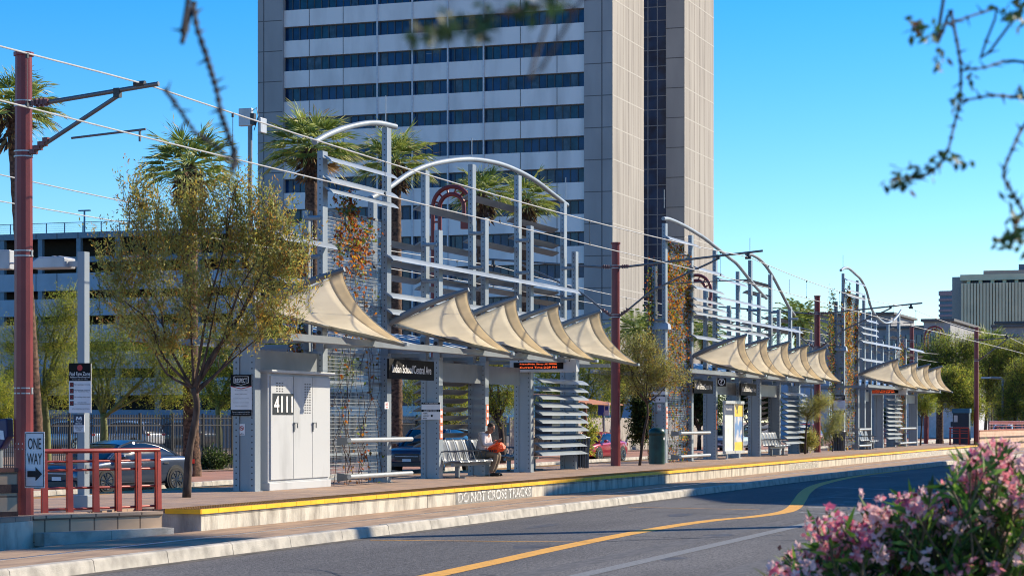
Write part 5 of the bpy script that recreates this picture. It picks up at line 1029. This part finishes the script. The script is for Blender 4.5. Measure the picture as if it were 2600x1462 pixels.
t = ptree('tiny staked sapling with thin yellow leaves right of the nearest shelter', 1493, 1188, [(1492,1130)], [(1497,1100,20,30),(1490,1140,18,22),(1508,1085,14,14)], 120, LV_PALO, [.4,.25,.3,.05], .02, lf=.09, ln=.3, m=7)
b = onZ(1486,1188,PLAT); mb = MB(); mb.cyl(b, b+Vector((0,0,1.95)), .055, 8); o = mb.build('tree_stake', mat('rust_stake', (.16,.05,.025), .8)); tag(solo(o,b),'rusty brown stake beside the tiny sapling','stake')
# palo verdes behind the fence on the left, trunks green
def gtree(label, bx, by, d, trunkpx, blob, per, leafs=LV_PALO, probs=[.4,.28,.22,.10], r=.14, lf=.075, ln=.75, bark=PVBARK, m=16, zb=0., group=None, **k):
    b = atD(bx,by,d); b.z = zb; return tree('palo_verde_tree', label, 'tree', b, [b]+[atD(x,y,d) for x,y in trunkpx], list(np.linspace(r,r*.7,len(trunkpx)+1)), pxblobs(blob,d), int(per*1.9), lf, lf*.36, leafs, probs, bark, ln=ln, m=m, nl=k.pop('nl',12), r0=r*.38, group=group, **k)
gtree('palo verde with a bare green trunk behind the dark saloon car', 262, 1190, 72, [(265,1100),(262,1050)], [(220,900,90,80),(330,880,110,80),(430,920,90,70),(280,980,110,50),(420,990,80,60),(180,960,60,60)], 900, spread=.05, rnd=.8, up=.1, shell=.25, stems=.013, lf=.07)
gtree('thin branched palo verde behind the left mast', 120, 1200, 66, [(118,1090),(110,1000)], [(60,880,80,90),(150,850,70,110),(30,990,60,80),(150,980,70,70),(180,780,45,60)], 700, spread=.05, rnd=.9, shell=.2, stems=.013, probs=[.35,.2,.4,.05], lf=.065)
gtree('low green tree beside the striped wall at the left edge', -20, 1190, 64, [(-15,1110)], [(-30,1000,80,70),(20,1060,50,40)], 350, shell=.2)
gtree('bushy green tree between the palm trunk and the RESPECT post', 560, 1190, 88, [(556,1090),(552,1020)], [(520,930,70,90),(600,890,80,90),(560,1000,60,50),(650,960,60,60),(700,870,60,60)], 800, probs=[.22,.4,.1,.28], lf=.10, shell=.2)
gtree('dark leafy tree behind the 4111 cabinet', 760, 1190, 96, [(758,1080),(756,1000)], [(720,920,60,60),(800,900,70,70),(860,930,60,60),(780,960,70,40)], 700, probs=[.3,.35,.1,.25], lf=.10, shell=.2)
gtree('forked palo verde with a dark trunk behind the seated man', 1277, 1150, 92, [(1272,1090),(1262,1068)], [(1225,960,55,60),(1270,930,55,60),(1300,1000,40,60),(1245,1025,40,35),(1180,960,50,50)], 700, probs=[.3,.25,.35,.10], bark=BARK, drop=.5, shell=.2, lf=.08)
gtree('yellow green tree behind the louvers with the dark blades', 1140, 1150, 100, [(1138,1060)], [(1110,960,60,60),(1165,1010,50,60),(1050,980,50,60),(1120,1060,60,40)], 650, probs=[.35,.25,.3,.10], shell=.2, lf=.08)
gtree('large yellow green tree behind the bright louvers', 1480, 1150, 118, [(1482,1085),(1478,1040)], [(1400,950,60,60),(1450,990,60,70),(1500,930,60,70),(1550,960,50,60),(1520,1030,50,40),(1400,1040,50,50),(1470,880,40,50)], 1000, probs=[.25,.25,.2,.3], lf=.11, shell=.2)
gtree('leaning tree trunk and pale crown beyond the rusty stake', 1545, 1150, 122, [(1560,1100),(1572,1070)], [(1560,1010,45,35),(1590,960,45,60),(1540,900,45,50)], 550, LV_MESQ, [.3,.3,.3,.08,.02], shell=.2, lf=.11)
gtree('dense dark green tree behind the poster case', 1775, 1150, 135, [(1776,1080)], [(1770,990,50,60),(1800,1040,45,50),(1740,1030,40,40)], 600, LV_DARK, [.35,.4,.25], lf=.18, shell=.2, bark=BARK)
gtree('dark green tree behind the right half of the middle shelter', 1910, 1150, 140, [(1911,1080)], [(1905,990,45,60),(1945,1030,40,50),(1870,1020,40,40),(1950,980,35,35)], 550, LV_DARK, [.35,.4,.25], lf=.18, shell=.2, bark=BARK)
gtree('leafy shrub with orange flowers beside the bus shelter', 1628, 1150, 122, [(1626,1110)], [(1625,1040,22,45),(1640,1075,18,40),(1622,1095,20,30)], 260, LV_DARK, [.3,.4,.3], lf=.2, r=.05, nl=6, bark=BARK)
for lb, x, d, tp, bb, per, pr in (('big feathery green tree left of the last mast', 2380, 165, [(2385,1040),(2390,990)], [(2330,930,70,50),(2400,900,70,60),(2440,960,60,55),(2370,980,70,40),(2460,890,50,40),(2300,950,35,35)], 1500, [.22,.4,.13,.25]),
    ('yellow topped tree right of the last mast', 2500, 172, [(2505,1040),(2508,990)], [(2490,940,55,70),(2540,910,60,60),(2580,950,60,70),(2520,1010,60,40),(2600,900,50,50)], 1400, [.38,.25,.25,.12]),
    ('olive brown low tree behind the ticket machine', 2440, 150, [(2436,1070),(2432,1030)], [(2400,995,45,45),(2445,1010,45,45),(2420,960,35,30),(2470,1040,35,30)], 800, [.35,.2,.3,.15]),
    ('dark tree with golden edges at the right edge', 2575, 160, [(2577,1060),(2578,1000)], [(2570,1010,50,50),(2600,960,50,60),(2550,1050,35,30),(2610,1040,40,40)], 800, [.25,.25,.2,.3])):
    gtree(lb, x, 1110, d, tp, bb, per, LV_PALO, pr, lf=.13, ln=1.1, spread=.09, shell=.12, bark=BARK, group='trees beyond the far platform end', zb=-.1, stems=.03)
gtree('small palm-like bush behind the louvers of the farthest shelter', 2255, 1120, 160, [(2256,1080)], [(2260,1060,30,30)], 120, LV_DARK, [.3,.4,.3], lf=.2, r=.05, nl=5)
q = atD(545,1195,82); tree('low_shrub', 'low green shrub at the foot of the black fence', 'shrub', Vector((q.x,q.y,0)), [Vector((q.x,q.y,0)),Vector((q.x,q.y,.3))], [.03,.03], [(Vector((q.x,q.y,.25)),(.5,.5,.3),1)], 140, .16, .06, LV_DARK, [.2,.4,.4], BARK, nl=4, r0=.02)
# ================================================================ BUILDINGS
WG2 = mat('tower_glass_teal', (.012,.06,.11), .12, 0, .5, .9, col2=(.004,.02,.045), spec=.35); WG3 = mat('tower_glass_blind', (.05,.09,.14), .2, 0, .4, 1.2, col2=(.01,.03,.06), spec=.35)
PIER = mat('tower_concrete', (.36,.36,.365), .9, 0, .14, .25, .1, 3, stretch=(1,1,.3)); PANEL = mat('tower_panel', (.76,.75,.74), .85, 0, .16, .35, stretch=(1,1,.3), lo=.25, hi=.55)
TAN = mat('tower_tan_concrete', (.36,.335,.30), .95, 0, .22, .8, .3, 6, col2=(.25,.23,.21), stretch=(1.2,1.2,.06), lo=.32, hi=.62)
WGL = mat('tower_glass', (.008,.045,.13), .15, 0, .5, .6, col2=(.003,.015,.05), spec=.3, lo=.3, hi=.6); MUL = mat('mullion', (.05,.055,.065), .5); JNT = mat('joint_light', (.45,.425,.385), .8); JDK = mat('joint_dark_grey', (.12,.12,.125), .9)  # panel joints: pale on the tan walls, dark grey elsewhere
TX = 256.; q = lambda px: onX(px, 0, TX).y
T0 = onX(1485, 56.9, TX).z; P0 = (137.9-56.9)/F*(TX*cT + q(1485)*sT); nb = int(T0/P0); ztops = [T0 - P0*(i-8) for i in range(24)]; ztops = [z for z in ztops if z > 1]; ZT = max(ztops)+3
yR, yL, yP, yE = q(1485), q(721), q(657.5), q(1556)
t = thing('office_tower', 'tall concrete office tower with white and dark blue window bands', 'office tower', (TX, yE, 0))
mb = MB(); mb.b2((TX+1.2,yE+.3,0),(TX+13.0,yP-.2,ZT)); mb.build('tower_core', PIER, t)
yj = [q(x) for x in (721,785,871,958,1047,1137,1228,1321,1414,1485)]
for i, z in enumerate(ztops):
    if z < -2: continue
    hs = (100.9-56.9)/F*(TX*cT+yR*sT)
    mb = MB(); mb.b2((TX+.05,yR,z-hs),(TX+.7,yL,z)); 
    for y in yj[1:-1]: mb.b2((TX+.03,y-.04,z-hs+.01),(TX+.06,y+.04,z-.01), 1)
    mb.build('spandrel_band', [PANEL, JDK], t)
    mb = MB(); n = 40
    for k in range(n): y = yR+(yL-yR)*k/n; mb.b2((TX+.55,y,z),(TX+.7,yR+(yL-yR)*(k+1)/n,z+P0-hs), random.choice([0,0,0,0,2,2,3]))
    for k in range(n+1): y = yR+(yL-yR)*k/n; mb.b2((TX+.45,y-.05,z),(TX+.56,y+.05,z+P0-hs), 1)
    mb.b2((TX+.44,yR,z+P0-hs-.12),(TX+.57,yL,z+P0-hs), 1)
    w = mb.build('window_band', [WGL, MUL, WG2, WG3], t)
    m2 = MB()
    for k in range(1):
        y = random.uniform(yR+1,yL-2); m2.b2((TX+.535,y,z+P0-hs-.55),(TX+.548,y+random.uniform(.5,1.1),z+P0-hs-.45))
    if i % 2: m2.build('ceiling_glint', mat('glint', (.16,.24,.34), .6), w)
for y0, y1 in ((yE,yR),(yL,yP)):
    mb = MB(); mb.b2((TX-.35,y0,0),(TX+13.5 if y0 == yE else TX+6,y1,ZT))
    ym = y0+(y1-y0)*(.36 if y0 == yE else .76)
    mb.b2((TX-.37,ym-.06,0),(TX-.33,ym+.06,ZT),1)
    for z in ztops: mb.b2((TX-.365,y0+.05,z-1.35),(TX-.34,y1-.05,z-1.25),1)
    mb.build('concrete_pier', [PIER, JDK], t)
mb = MB()
for px in (958,1047,1137,1228): y = q(px); mb.b2((TX-.1,y-.09,0),(TX+.04,y+.09,ZT))
mb.build('vertical_rail', mat('rail_pale', (.6,.62,.66), .5), t)
def tanface(y, xa, xb):
    mb = MB(); mb.b2((xa,y-.06,0),(xb,y-.02,ZT)); n = 6
    for i, z in enumerate(ztops): mb.b2((xa+.0,y-.075,z-1.36),(xb,y-.05,z-1.22),1)
    for k in range(1,n): x = xa+(xb-xa)*k/n; mb.b2((x-.03,y-.07,0),(x+.03,y-.05,ZT),2)
    mb.b2((xa,y-.08,0),(xa+.25,y-.055,ZT),1); mb.build('tan_wall', [TAN, JNT, mat('joint_tan', (.25,.21,.18), .9)], t)
xr = onY(1633.6,0,yE).x; tanface(yE, TX-.35, xr)
GX = xr+9; yg0 = onX(1637,0,GX).y+2; yg1 = onX(1691,0,GX).y
mb = MB(); mb.b2((GX,yg1-.5,0),(GX+.3,yg0+8,ZT)); z = .6
for z in ztops:
    for zz, in ((z,),(z+P0*.46,)): mb.b2((GX-.06,yg1-.5,zz-.05),(GX+.02,yg0+8,zz+.05),1)
for px in (1645.5,1669.5): y = onX(px,0,GX).y; mb.b2((GX-.08,y-.06,0),(GX+.02,y+.06,ZT),1)
mb.build('glass_shaft', [WGL, mat('mullion_pale', (.22,.26,.33), .5)], t)
SX = GX-1.0; ys0 = onX(1691,0,SX).y; ys1 = onX(1737,0,SX).y; xs1 = onY(1811,0,ys1).x
mb = MB(); mb.b2((SX,ys1,0),(xs1,ys0,ZT)); 
for z in ztops: mb.b2((SX-.02,ys1,z-1.35),(SX+.02,ys0,z-1.25),1)
mb.build('side_slab', [PIER, JDK], t); tanface(ys1, SX-.05, xs1)
# parking garage
GXX = 240.; t = thing('parking_garage', 'open parking garage with pale blue deck panels at the left', 'parking garage', (GXX, onX(575,0,GXX).y, 0)); yb0, yb1 = onX(640,0,GXX).y, onX(-60,0,GXX).y
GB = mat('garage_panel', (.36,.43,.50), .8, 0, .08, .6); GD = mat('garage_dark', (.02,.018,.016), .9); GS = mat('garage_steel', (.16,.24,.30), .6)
zg = lambda y: onX(150, y, GXX).z
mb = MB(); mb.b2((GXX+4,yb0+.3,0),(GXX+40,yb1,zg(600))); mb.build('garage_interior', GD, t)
for ya, yb_, m in ((591,606,GS),(653,667,GS),(694,738,GB),(759,802,GB),(825,868,GB),(893,936,GB),(960,1003,GB)):
    mb = MB(); mb.b2((GXX,yb0,zg(yb_)),(GXX+.5,yb1,zg(ya))); y = yb0
    while y < yb1: mb.b2((GXX-.02,y-.05,zg(yb_)),(GXX+.01,y+.05,zg(ya)),1); y += 3
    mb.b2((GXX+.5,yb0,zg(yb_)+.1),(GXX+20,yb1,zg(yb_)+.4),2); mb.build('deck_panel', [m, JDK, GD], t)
mb = MB(); y = yb0+2
while y < yb1: mb.b2((GXX+.1,y-.3,0),(GXX+.7,y+.3,zg(591))); y += 5.5
mb.build('garage_column', GS, t); mb = MB(); y = yb0
while y < yb1: mb.b2((GXX+.1,y-.05,zg(592)),(GXX+.2,y+.05,zg(566))); y += 2.6
for yy in (566,571,576,581,586): mb.b2((GXX+.1,yb0,zg(yy)-.04),(GXX+.18,yb1,zg(yy)+.04)) if yy == 566 else mb.b2((GXX+.12,yb0,zg(yy)-.012),(GXX+.15,yb1,zg(yy)+.012))
mb.build('roof_railing', GS, t)
y = onX(183,0,GXX).y; mb = MB(); mb.cyl((GXX+3,y,zg(600)),(GXX+3,y,zg(531)),.12,6); mb.b2((GXX+2.8,y-.8,zg(532)),(GXX+3.2,y+.8,zg(529))); mb.build('deck_lamp', GS, t)
# low modern buildings to the right and the distant offices
def block(name, label, px0, px1, pyt, d, depth=14, m=STUCCO, cap=None, wins=(), zbase=0., cat='building', lit=None, over=.25):
    a, b = atD(px0,pyt,d), atD(px1,pyt,d); X = a.x; y0, y1 = onX(px1,0,X).y, onX(px0,0,X).y; z = onX((px0+px1)/2,pyt,X).z
    t = thing(name, label, cat, (X,(y0+y1)/2,zbase)); mb = MB(); mb.b2((X,y0,zbase),(X+depth,y1,z)); mb.build('building_wall', m, t)
    if cap: mb = MB(); mb.b2((X-over*2,y0-over*2,z),(X+depth,y1+over,z+.3)); mb.build('flat_roof', cap, t)
    for wx0, wx1, wy0, wy1 in wins:
        p, q_ = onX(wx0,wy0,X), onX(wx1,wy1,X); mb = MB(); mb.b2((X-.05,q_.y,q_.z),(X+.2,p.y,p.z)); w = mb.build('window', mat('far_window', (.06,.16,.22), .1), t); mb = MB()
        for k in range(4): y = q_.y+(p.y-q_.y)*k/3; mb.b2((X-.07,y-.05,q_.z),(X-.04,y+.05,p.z))
        mb.build('window_frame', MUL, w)
    return t, X, y0, y1, z
RC = mat('roof_dark', (.10,.10,.105), .7)
block('modern_building', 'tall grey flat roofed block left of the striped office', 2345, 2413, 816, 250, 28, STUCCO, RC, [(2363,2382,848,873)])
block('modern_building', 'long low grey building behind the farthest shelter', 2215, 2344, 834, 262, 24, STUCCO, RC, [(2300,2340,850,872),(2245,2275,852,880)])
block('modern_building', 'grey building with a bright window behind the right trees', 2522, 2680, 830, 270, 20, STUCCO, RC, [(2556,2584,848,885)])
block('modern_building', 'grey upper storey above the right trees', 2530, 2700, 821, 285, 16, STUCCO, RC)
WB = mat('blue_grey_wall', (.22,.33,.46), .9, 0, .06, .5)
block('shop_building', 'blue grey shop wall behind the bus shelter', 1480, 1720, 985, 160, 3.0, WB, None, [(1500,1530,1030,1075)])
block('shop_building', 'blue grey wall behind the middle shelter and third mast', 1960, 2105, 940, 215, 1.5, WB, RC)
block('shop_building', 'pale building with white pilasters beyond the last shelter', 2280, 2480, 985, 225, 9, mat('pale_stucco', (.55,.56,.58), .9), None, [(2330,2357,1010,1080),(2440,2470,1015,1080)])
block('grey_building', 'grey roof end behind the dipping tube of the farthest shelter', 2020, 2262, 800, 300, 20, STUCCO, RC, zbase=0.)
block('garden_wall', 'pale wall behind the black fence at the left', 40, 640, 1040, 150, 1., mat('car_park_wall', (.20,.27,.34), .9), None, cat='wall')
# distant office with vertical fins
d = 520.; X = atD(2445,800,d).x; y0, y1 = onX(2720,0,X).y, onX(2444,0,X).y; z = onX(2480,697,X).z
FIN = mat('fin_beige', (.74,.64,.42), .85, 0, .08, .3); t = thing('fin_office', 'distant beige office with tall vertical fins at the right', 'office building', (X,y0,0))
mb = MB(); mb.b2((X+1.5,y0+1,0),(X+40,y1-1,z-1)); mb.build('glass_core', WGL, t)
mb = MB(); mb.b2((X-.5,y0,onX(2480,712,X).z),(X+41,y1+.5,z)); mb.build('roof_band', FIN, t)
mb = MB(); n = 34
for k in range(n): y = y1-(y1-y0)*k/n; mb.b2((X-2.2,y-.5,0),(X+1.6,y+.05,onX(2480,720,X).z))
mb.build('vertical_fins', FIN, t); mb = MB()
for k in range(9): y = y1-1.-(y1-y0)*k/9; mb = MB(); mb.b2((X-.1,y-.8,onX(2480,722,X).z),(X+1.6,y,onX(2480,711,X).z)); mb.build('top_column', FIN, t)
mb = MB(); mb.b2((X+8,onX(2700,0,X).y,z),(X+30,onX(2486,0,X).y,onX(2520,681,X).z)); mb.build('rooftop_storey', mat('roof_storey', (.38,.31,.26), .9), t)
mb = MB(); mb.b2((X+12,onX(2720,0,X).y,z),(X+26,onX(2572,0,X).y,onX(2580,662,X).z)); 
mb.build('plant_room', mat('plant_room', (.16,.19,.23), .8), t)
mb = MB(); mb.b2((X+3,y1-1,0),(X+44,onX(2413,0,X).y,onX(2430,701,X).z)); mb.build('side_wing', mat('wing_grey', (.40,.36,.33), .9), t)
d = 640.; X = atD(2400,760,d).x; y0, y1 = onX(2420,0,X).y, onX(2383,0,X).y; t = thing('striped_office', 'distant office striped pink and blue left of the fin office', 'office building', (X,y0,0)); PK = mat('pink_band', (.42,.27,.27), .9); BL = mat('blue_glass', (.03,.12,.22), .2)
zz = [onX(2400,v,X).z for v in (738,749,758,763,773,778,785,792,799,805,830,835)]
mb = MB(); mb.b2((X+.4,y0,0),(X+30,y1-.3,zz[0])); mb.build('glass_core', BL, t); mb = MB()
for a, b in ((739,750),(758,764),(772,778),(785,791),(798,804),(811,817),(824,830)): mb.b2((X,y0,onX(2400,b,X).z),(X+30,y1,onX(2400,a,X).z))
mb.build('pink_band', PK, t); mb = MB(); mb.prism([(X+2,y1-3,zz[0]),(X+2,y0,zz[0]),(X+2,y0,onX(2400,720,X).z),(X+2,y1-4,onX(2400,733,X).z)],(20,0,0)); mb.build('sloped_roof', BL, t)
# ---------------------------------------------------------------- near side of the road, outside the frame: what throws the shade
t = thing('corner_building', 'plain office block across the road that shades the far lane', 'building', (80,-12,0)); mb = MB()
k = 15.*1.2247
sh = [(46.5,8.2),(47.6,11.2),(52.4,13.6),(49.7,16.4),(56,17.2),(60.6,16.6),(63.3,14.0),(66,13.9),(90,13.4),(93,10),(93,-1)]
P = [(x+k*1., y-k*1.) for x, y in sh]; P = [(max(p[0],60),p[1]) for p in P]; P = P + [(P[-1][0],-24),(64,-24)]
mb.prism([(x,y,0) for x,y in P],(0,0,15.9)); mb.build('building_wall', STUCCO, t); mb = MB()
for z in (3.5,7.,10.5): mb.b2((60.5,-30,z),(60.6,-10,z+1.8))
mb.build('window_band', WGL, t)
b = Vector((47.6,-1.0,.12)); top = Vector((47.4,-1.0,15.6))
def shadepalm(label, bx, by, h, **k):
    global atD
    o = atD; atD = lambda x, y, d: Vector((bx-.2,by,h)); fanpalm(label, Vector((bx,by,.12)), 0, (0,0), 0, group='palms on the near pavement', **k); atD = o
shadepalm('tall fan palm on the near pavement outside the view', 46.6, -1.6, 15.4, size=1.2, rtrunk=.26)
# ================================================================ FOREGROUND PLANTS
OLF = leafset('oleander', [('green',(.09,.22,.03)),('light',(.22,.36,.06)),('dark',(.03,.08,.018))], .4)
PINK = [mat('petal_pink', (.93,.32,.37), .6, 0, .15, 20, trans=.35), mat('petal_pale', (.97,.64,.62), .6, 0, .1, 20, trans=.35), mat('petal_rose', (.74,.16,.28), .6, 0, .2, 20, trans=.35), mat('bud_red', (.30,.06,.05), .7)]
OD = 9.4
oc = atD(2420,1420,OD); ob = Vector((oc.x,oc.y,.0)); olt = thing('oleander_bush', 'oleander bush with pink flowers filling the lower right corner', 'flowering bush', ob)
outl = [(2010,1455,48),(2075,1395,58),(2160,1375,58),(2240,1355,62),(2320,1335,68),(2400,1305,75),(2455,1245,68),(2520,1230,75),(2590,1240,75),(2640,1235,80),(2110,1470,70),(2200,1440,80),(2300,1420,90),(2400,1400,90),(2500,1360,100),(2600,1350,100),(2250,1500,90),(2380,1490,100),(2500,1470,100),(2620,1460,100),(2345,1290,40),(2470,1190,36),(2525,1180,36)]
stems, lp, ld, fl = [], [], [], []; mb = MB()
for i in range(360):
    x, y, r = outl[i % len(outl)]; a = random.uniform(0,2*math.pi); rr = r*math.sqrt(random.random()); dd = OD + random.uniform(-.75,.75)
    tip = atD(x+rr*math.cos(a), y+rr*math.sin(a), dd); base = Vector((oc.x+random.gauss(0,.35), oc.y+random.gauss(0,.35), .0)); s0 = base.lerp(tip, .45)
    P = catmull([s0, s0.lerp(tip,.6)+Vector((random.gauss(0,.03),random.gauss(0,.03),0)), tip], 3); mb.tube(P, list(np.linspace(.009,.004,len(P))), 4)
    for k in range(24):
        f = random.random()**.7; p = s0.lerp(tip, f); u = np.array(RNG.normal(size=3)); d0 = np.array((tip-s0).normalized()); lp.append(p); ld.append(unit(u - d0*u.dot(d0)*.5)+d0*.9)
    if random.random() < .72:
        for k in range(random.randint(7,13)): fl.append((tip+Vector(RNG.normal(size=3))*.030, i))
for i in range(70): base = Vector((oc.x+random.gauss(0,.4), oc.y+random.gauss(0,.4), 0)); e = base + Vector((random.gauss(0,.3),random.gauss(0,.3),random.uniform(.5,.9))); mb.tube([base, base.lerp(e,.5)+Vector((.03,0,0)), e], [.014,.011,.007], 5)
mb.build('stems_shrub', mat('oleander_stem', (.13,.10,.06), .8), olt)
n = len(lp); leafmesh('leaves', np.array(lp), np.array(ld), RNG.uniform(.08,.15,n), RNG.uniform(.016,.026,n), OLF, olt, RNG.choice(3,size=n,p=[.45,.3,.25]), fold=.15)
FP, FD, FM = [], [], []
for p, i in fl:
    ax = unit(RNG.normal(size=3)+np.array((-.4,-.3,.5))); u = unit(np.cross(ax,(0.3,.2,1.))); v = np.cross(ax,u); c = (0,1,0,2,1)[i % 5]
    if random.random() < .2: FP.append(np.array(p)); FD.append(ax); FM.append(3); continue
    for k in range(5): a = 2*math.pi*k/5; FP.append(np.array(p)); FD.append(u*math.cos(a)+v*math.sin(a)+ax*.45); FM.append(c if random.random() < .8 else 1)
n = len(FP); leafmesh('flowers', np.array(FP), np.array(FD), RNG.uniform(.024,.034,n), RNG.uniform(.018,.026,n), PINK, olt, FM, fold=.1)
# thorny tree above the photographer: trunk outside the view on the right, twigs hang into it
tb_ = Vector((2.2,-2.6,0.)); ft = thing('thorny_tree', 'dark thorny tree whose twigs hang into the top of the view', 'tree', tb_)
TW = mat('thorny_bark', (.05,.045,.05), .9, 0, .4, 30)
mb = MB(); lim = [tb_, Vector((2.3,-2.5,1.8)), Vector((2.8,-1.9,3.1)), Vector((3.6,-.9,3.9)), Vector((4.2,.6,4.2)), Vector((4.4,2.,4.2))]
mb.tube(catmull(lim,5), list(np.linspace(.12,.03,26)), 10); mb.build('trunk', TW, ft, smooth=True)
LFB = leafset('thorny', [('dark',(.03,.07,.02)),('mid',(.06,.12,.03)),('rust',(.22,.09,.03))], .3)
tl, td = [], []
def twig(px, d, r, leaves=0, to=None, thorn=True, name='twig'):
    P = [atD(x,y,d+.08*math.sin(i*1.7)) for i,(x,y) in enumerate(px)]
    if to is not None: P = [Vector(to)] + P
    C = catmull(P, 5); mb = MB(); mb.tube(C, list(np.linspace(r,r*.55,len(C))), 6)
    for i in range(2, len(C)-1, 2):
        if thorn: u = Vector(RNG.normal(size=3)).normalized(); mb.tube([C[i], C[i]+u*.022], [r*.8,.0006], 4)
        mb.ball(C[i], r*1.35, 6)
    mb.build(name, TW, ft)
def clump(x, y, rx, ry, n, d):
    for _ in range(n): tl.append(atD(x+random.gauss(0,rx), y+random.gauss(0,ry), d+random.uniform(-.06,.06))); td.append(RNG.normal(size=3)+np.array((0,0,-.5)))
twig([(2405,-60),(2415,30),(2432,120),(2440,180),(2436,260),(2422,320),(2402,395),(2370,430),(2340,448),(2300,455)], 4.6, .0040, to=(4.2,.3,4.2))
twig([(2600,15),(2530,22),(2440,50),(2395,65)], 4.6, .0035, to=(3.9,-.6,4.0)); twig([(2640,165),(2560,155),(2500,172),(2440,178)], 4.6, .0035); twig([(2640,250),(2580,248),(2520,243),(2436,258)], 4.6, .0042)
twig([(2640,290),(2600,320),(2570,380),(2548,440),(2565,480),(2590,520),(2600,560)], 4.4, .0038)
for a in ((2325,60,10,12,16),(2365,90,10,9,12),(2345,75,14,8,8),(2385,155,14,14,16),(2460,195,5,10,6),(2420,255,7,7,8),(2440,410,14,8,10),(2395,395,14,10,14),(2350,430,14,12,14),(2290,445,16,8,20),(2295,470,10,10,14),(2255,455,8,8,8),(2575,20,22,14,26),(2590,40,10,14,10),(2575,560,18,20,34),(2590,600,18,16,30),(2560,620,20,8,16),(2580,505,8,6,6),(2590,240,8,8,8)): clump(*a, 4.5)
twig([(488,-60),(492,10),(500,70),(520,130),(535,180),(550,230),(562,290),(575,330),(590,370),(597,408),(590,430)], 4.0, .0050, to=(4.4,2.,4.2))
twig([(418,228),(432,245),(450,270),(470,300),(500,340),(560,380),(590,425)], 4.0, .0036)
twig([(1500,-40),(1400,10),(1330,20),(1260,35),(1200,60),(1130,70),(1060,80)], 2.6, .0025, to=(3.3,.2,3.9), thorn=False)
for a in ((1395,12,28,10,44),(1320,28,16,10,24),(1235,55,18,16,40),(1200,85,9,9,14),(1150,65,14,10,18),(1105,82,14,12,30),(1060,92,12,7,14),(1160,60,20,8,10)): clump(*a, 2.6)
n = len(tl); dep = np.array([ (np.array(p)[0]*cT+np.array(p)[1]*sT) for p in tl]); leafmesh('leaves', np.array(tl), np.array(td), RNG.uniform(.018,.030,n)*np.where(dep<3,.75,1.), RNG.uniform(.010,.015,n)*np.where(dep<3,.75,1.), LFB, ft, RNG.choice(3,size=n,p=[.58,.36,.06]), fold=.1)
# ================================================================ LIGHT AND CAMERA
EL, AZ = R(31), R(135)
w = bpy.data.worlds.new('World'); sc.world = w; w.use_nodes = True; nt = w.node_tree; bg = nt.nodes['Background']
sky = nt.nodes.new('ShaderNodeTexSky'); sky.sky_type = 'NISHITA'; sky.sun_disc = False; sky.sun_elevation = EL; sky.sun_rotation = AZ; sky.air_density = .95; sky.dust_density = .15; sky.ozone_density = 4.5; sky.altitude = 350
hs = nt.nodes.new('ShaderNodeHueSaturation'); hs.inputs['Saturation'].default_value = 1.42; hs.inputs['Hue'].default_value = .504
nt.links.new(sky.outputs[0], hs.inputs['Color']); nt.links.new(hs.outputs[0], bg.inputs['Color']); bg.inputs['Strength'].default_value = .115
sd = bpy.data.lights.new('sun','SUN'); sd.energy = 4.6; sd.angle = R(.55); sd.color = (1.,.87,.66); so = bpy.data.objects.new('sun', sd); COL.objects.link(so)
dirv = Vector((math.cos(EL)*math.sin(AZ), math.cos(EL)*math.cos(AZ), math.sin(EL))); so.rotation_euler = dirv.to_track_quat('Z','Y').to_euler(); so.location = (60,-40,60)
cam = bpy.data.cameras.new('camera'); co = bpy.data.objects.new('camera', cam); COL.objects.link(co); sc.camera = co
co.location = (0,0,EYE); co.rotation_euler = (R(90),0,TH-R(90)); cam.sensor_width = 36; cam.lens = F/2600*36; cam.shift_y = (YH-731)/2600; cam.clip_start = .1; cam.clip_end = 4000
cam.dof.use_dof = True; cam.dof.focus_distance = 52; cam.dof.aperture_fstop = 7
sc.render.engine = 'CYCLES'; sc.view_settings.view_transform = 'Standard'; sc.view_settings.look = 'None'; sc.view_settings.gamma = 1; sc.view_settings.exposure = .8
sc.cycles.pixel_filter_type = 'BLACKMAN_HARRIS'; sc.cycles.filter_width = 1.05; sc.cycles.max_bounces = 6; sc.cycles.transparent_max_bounces = 6
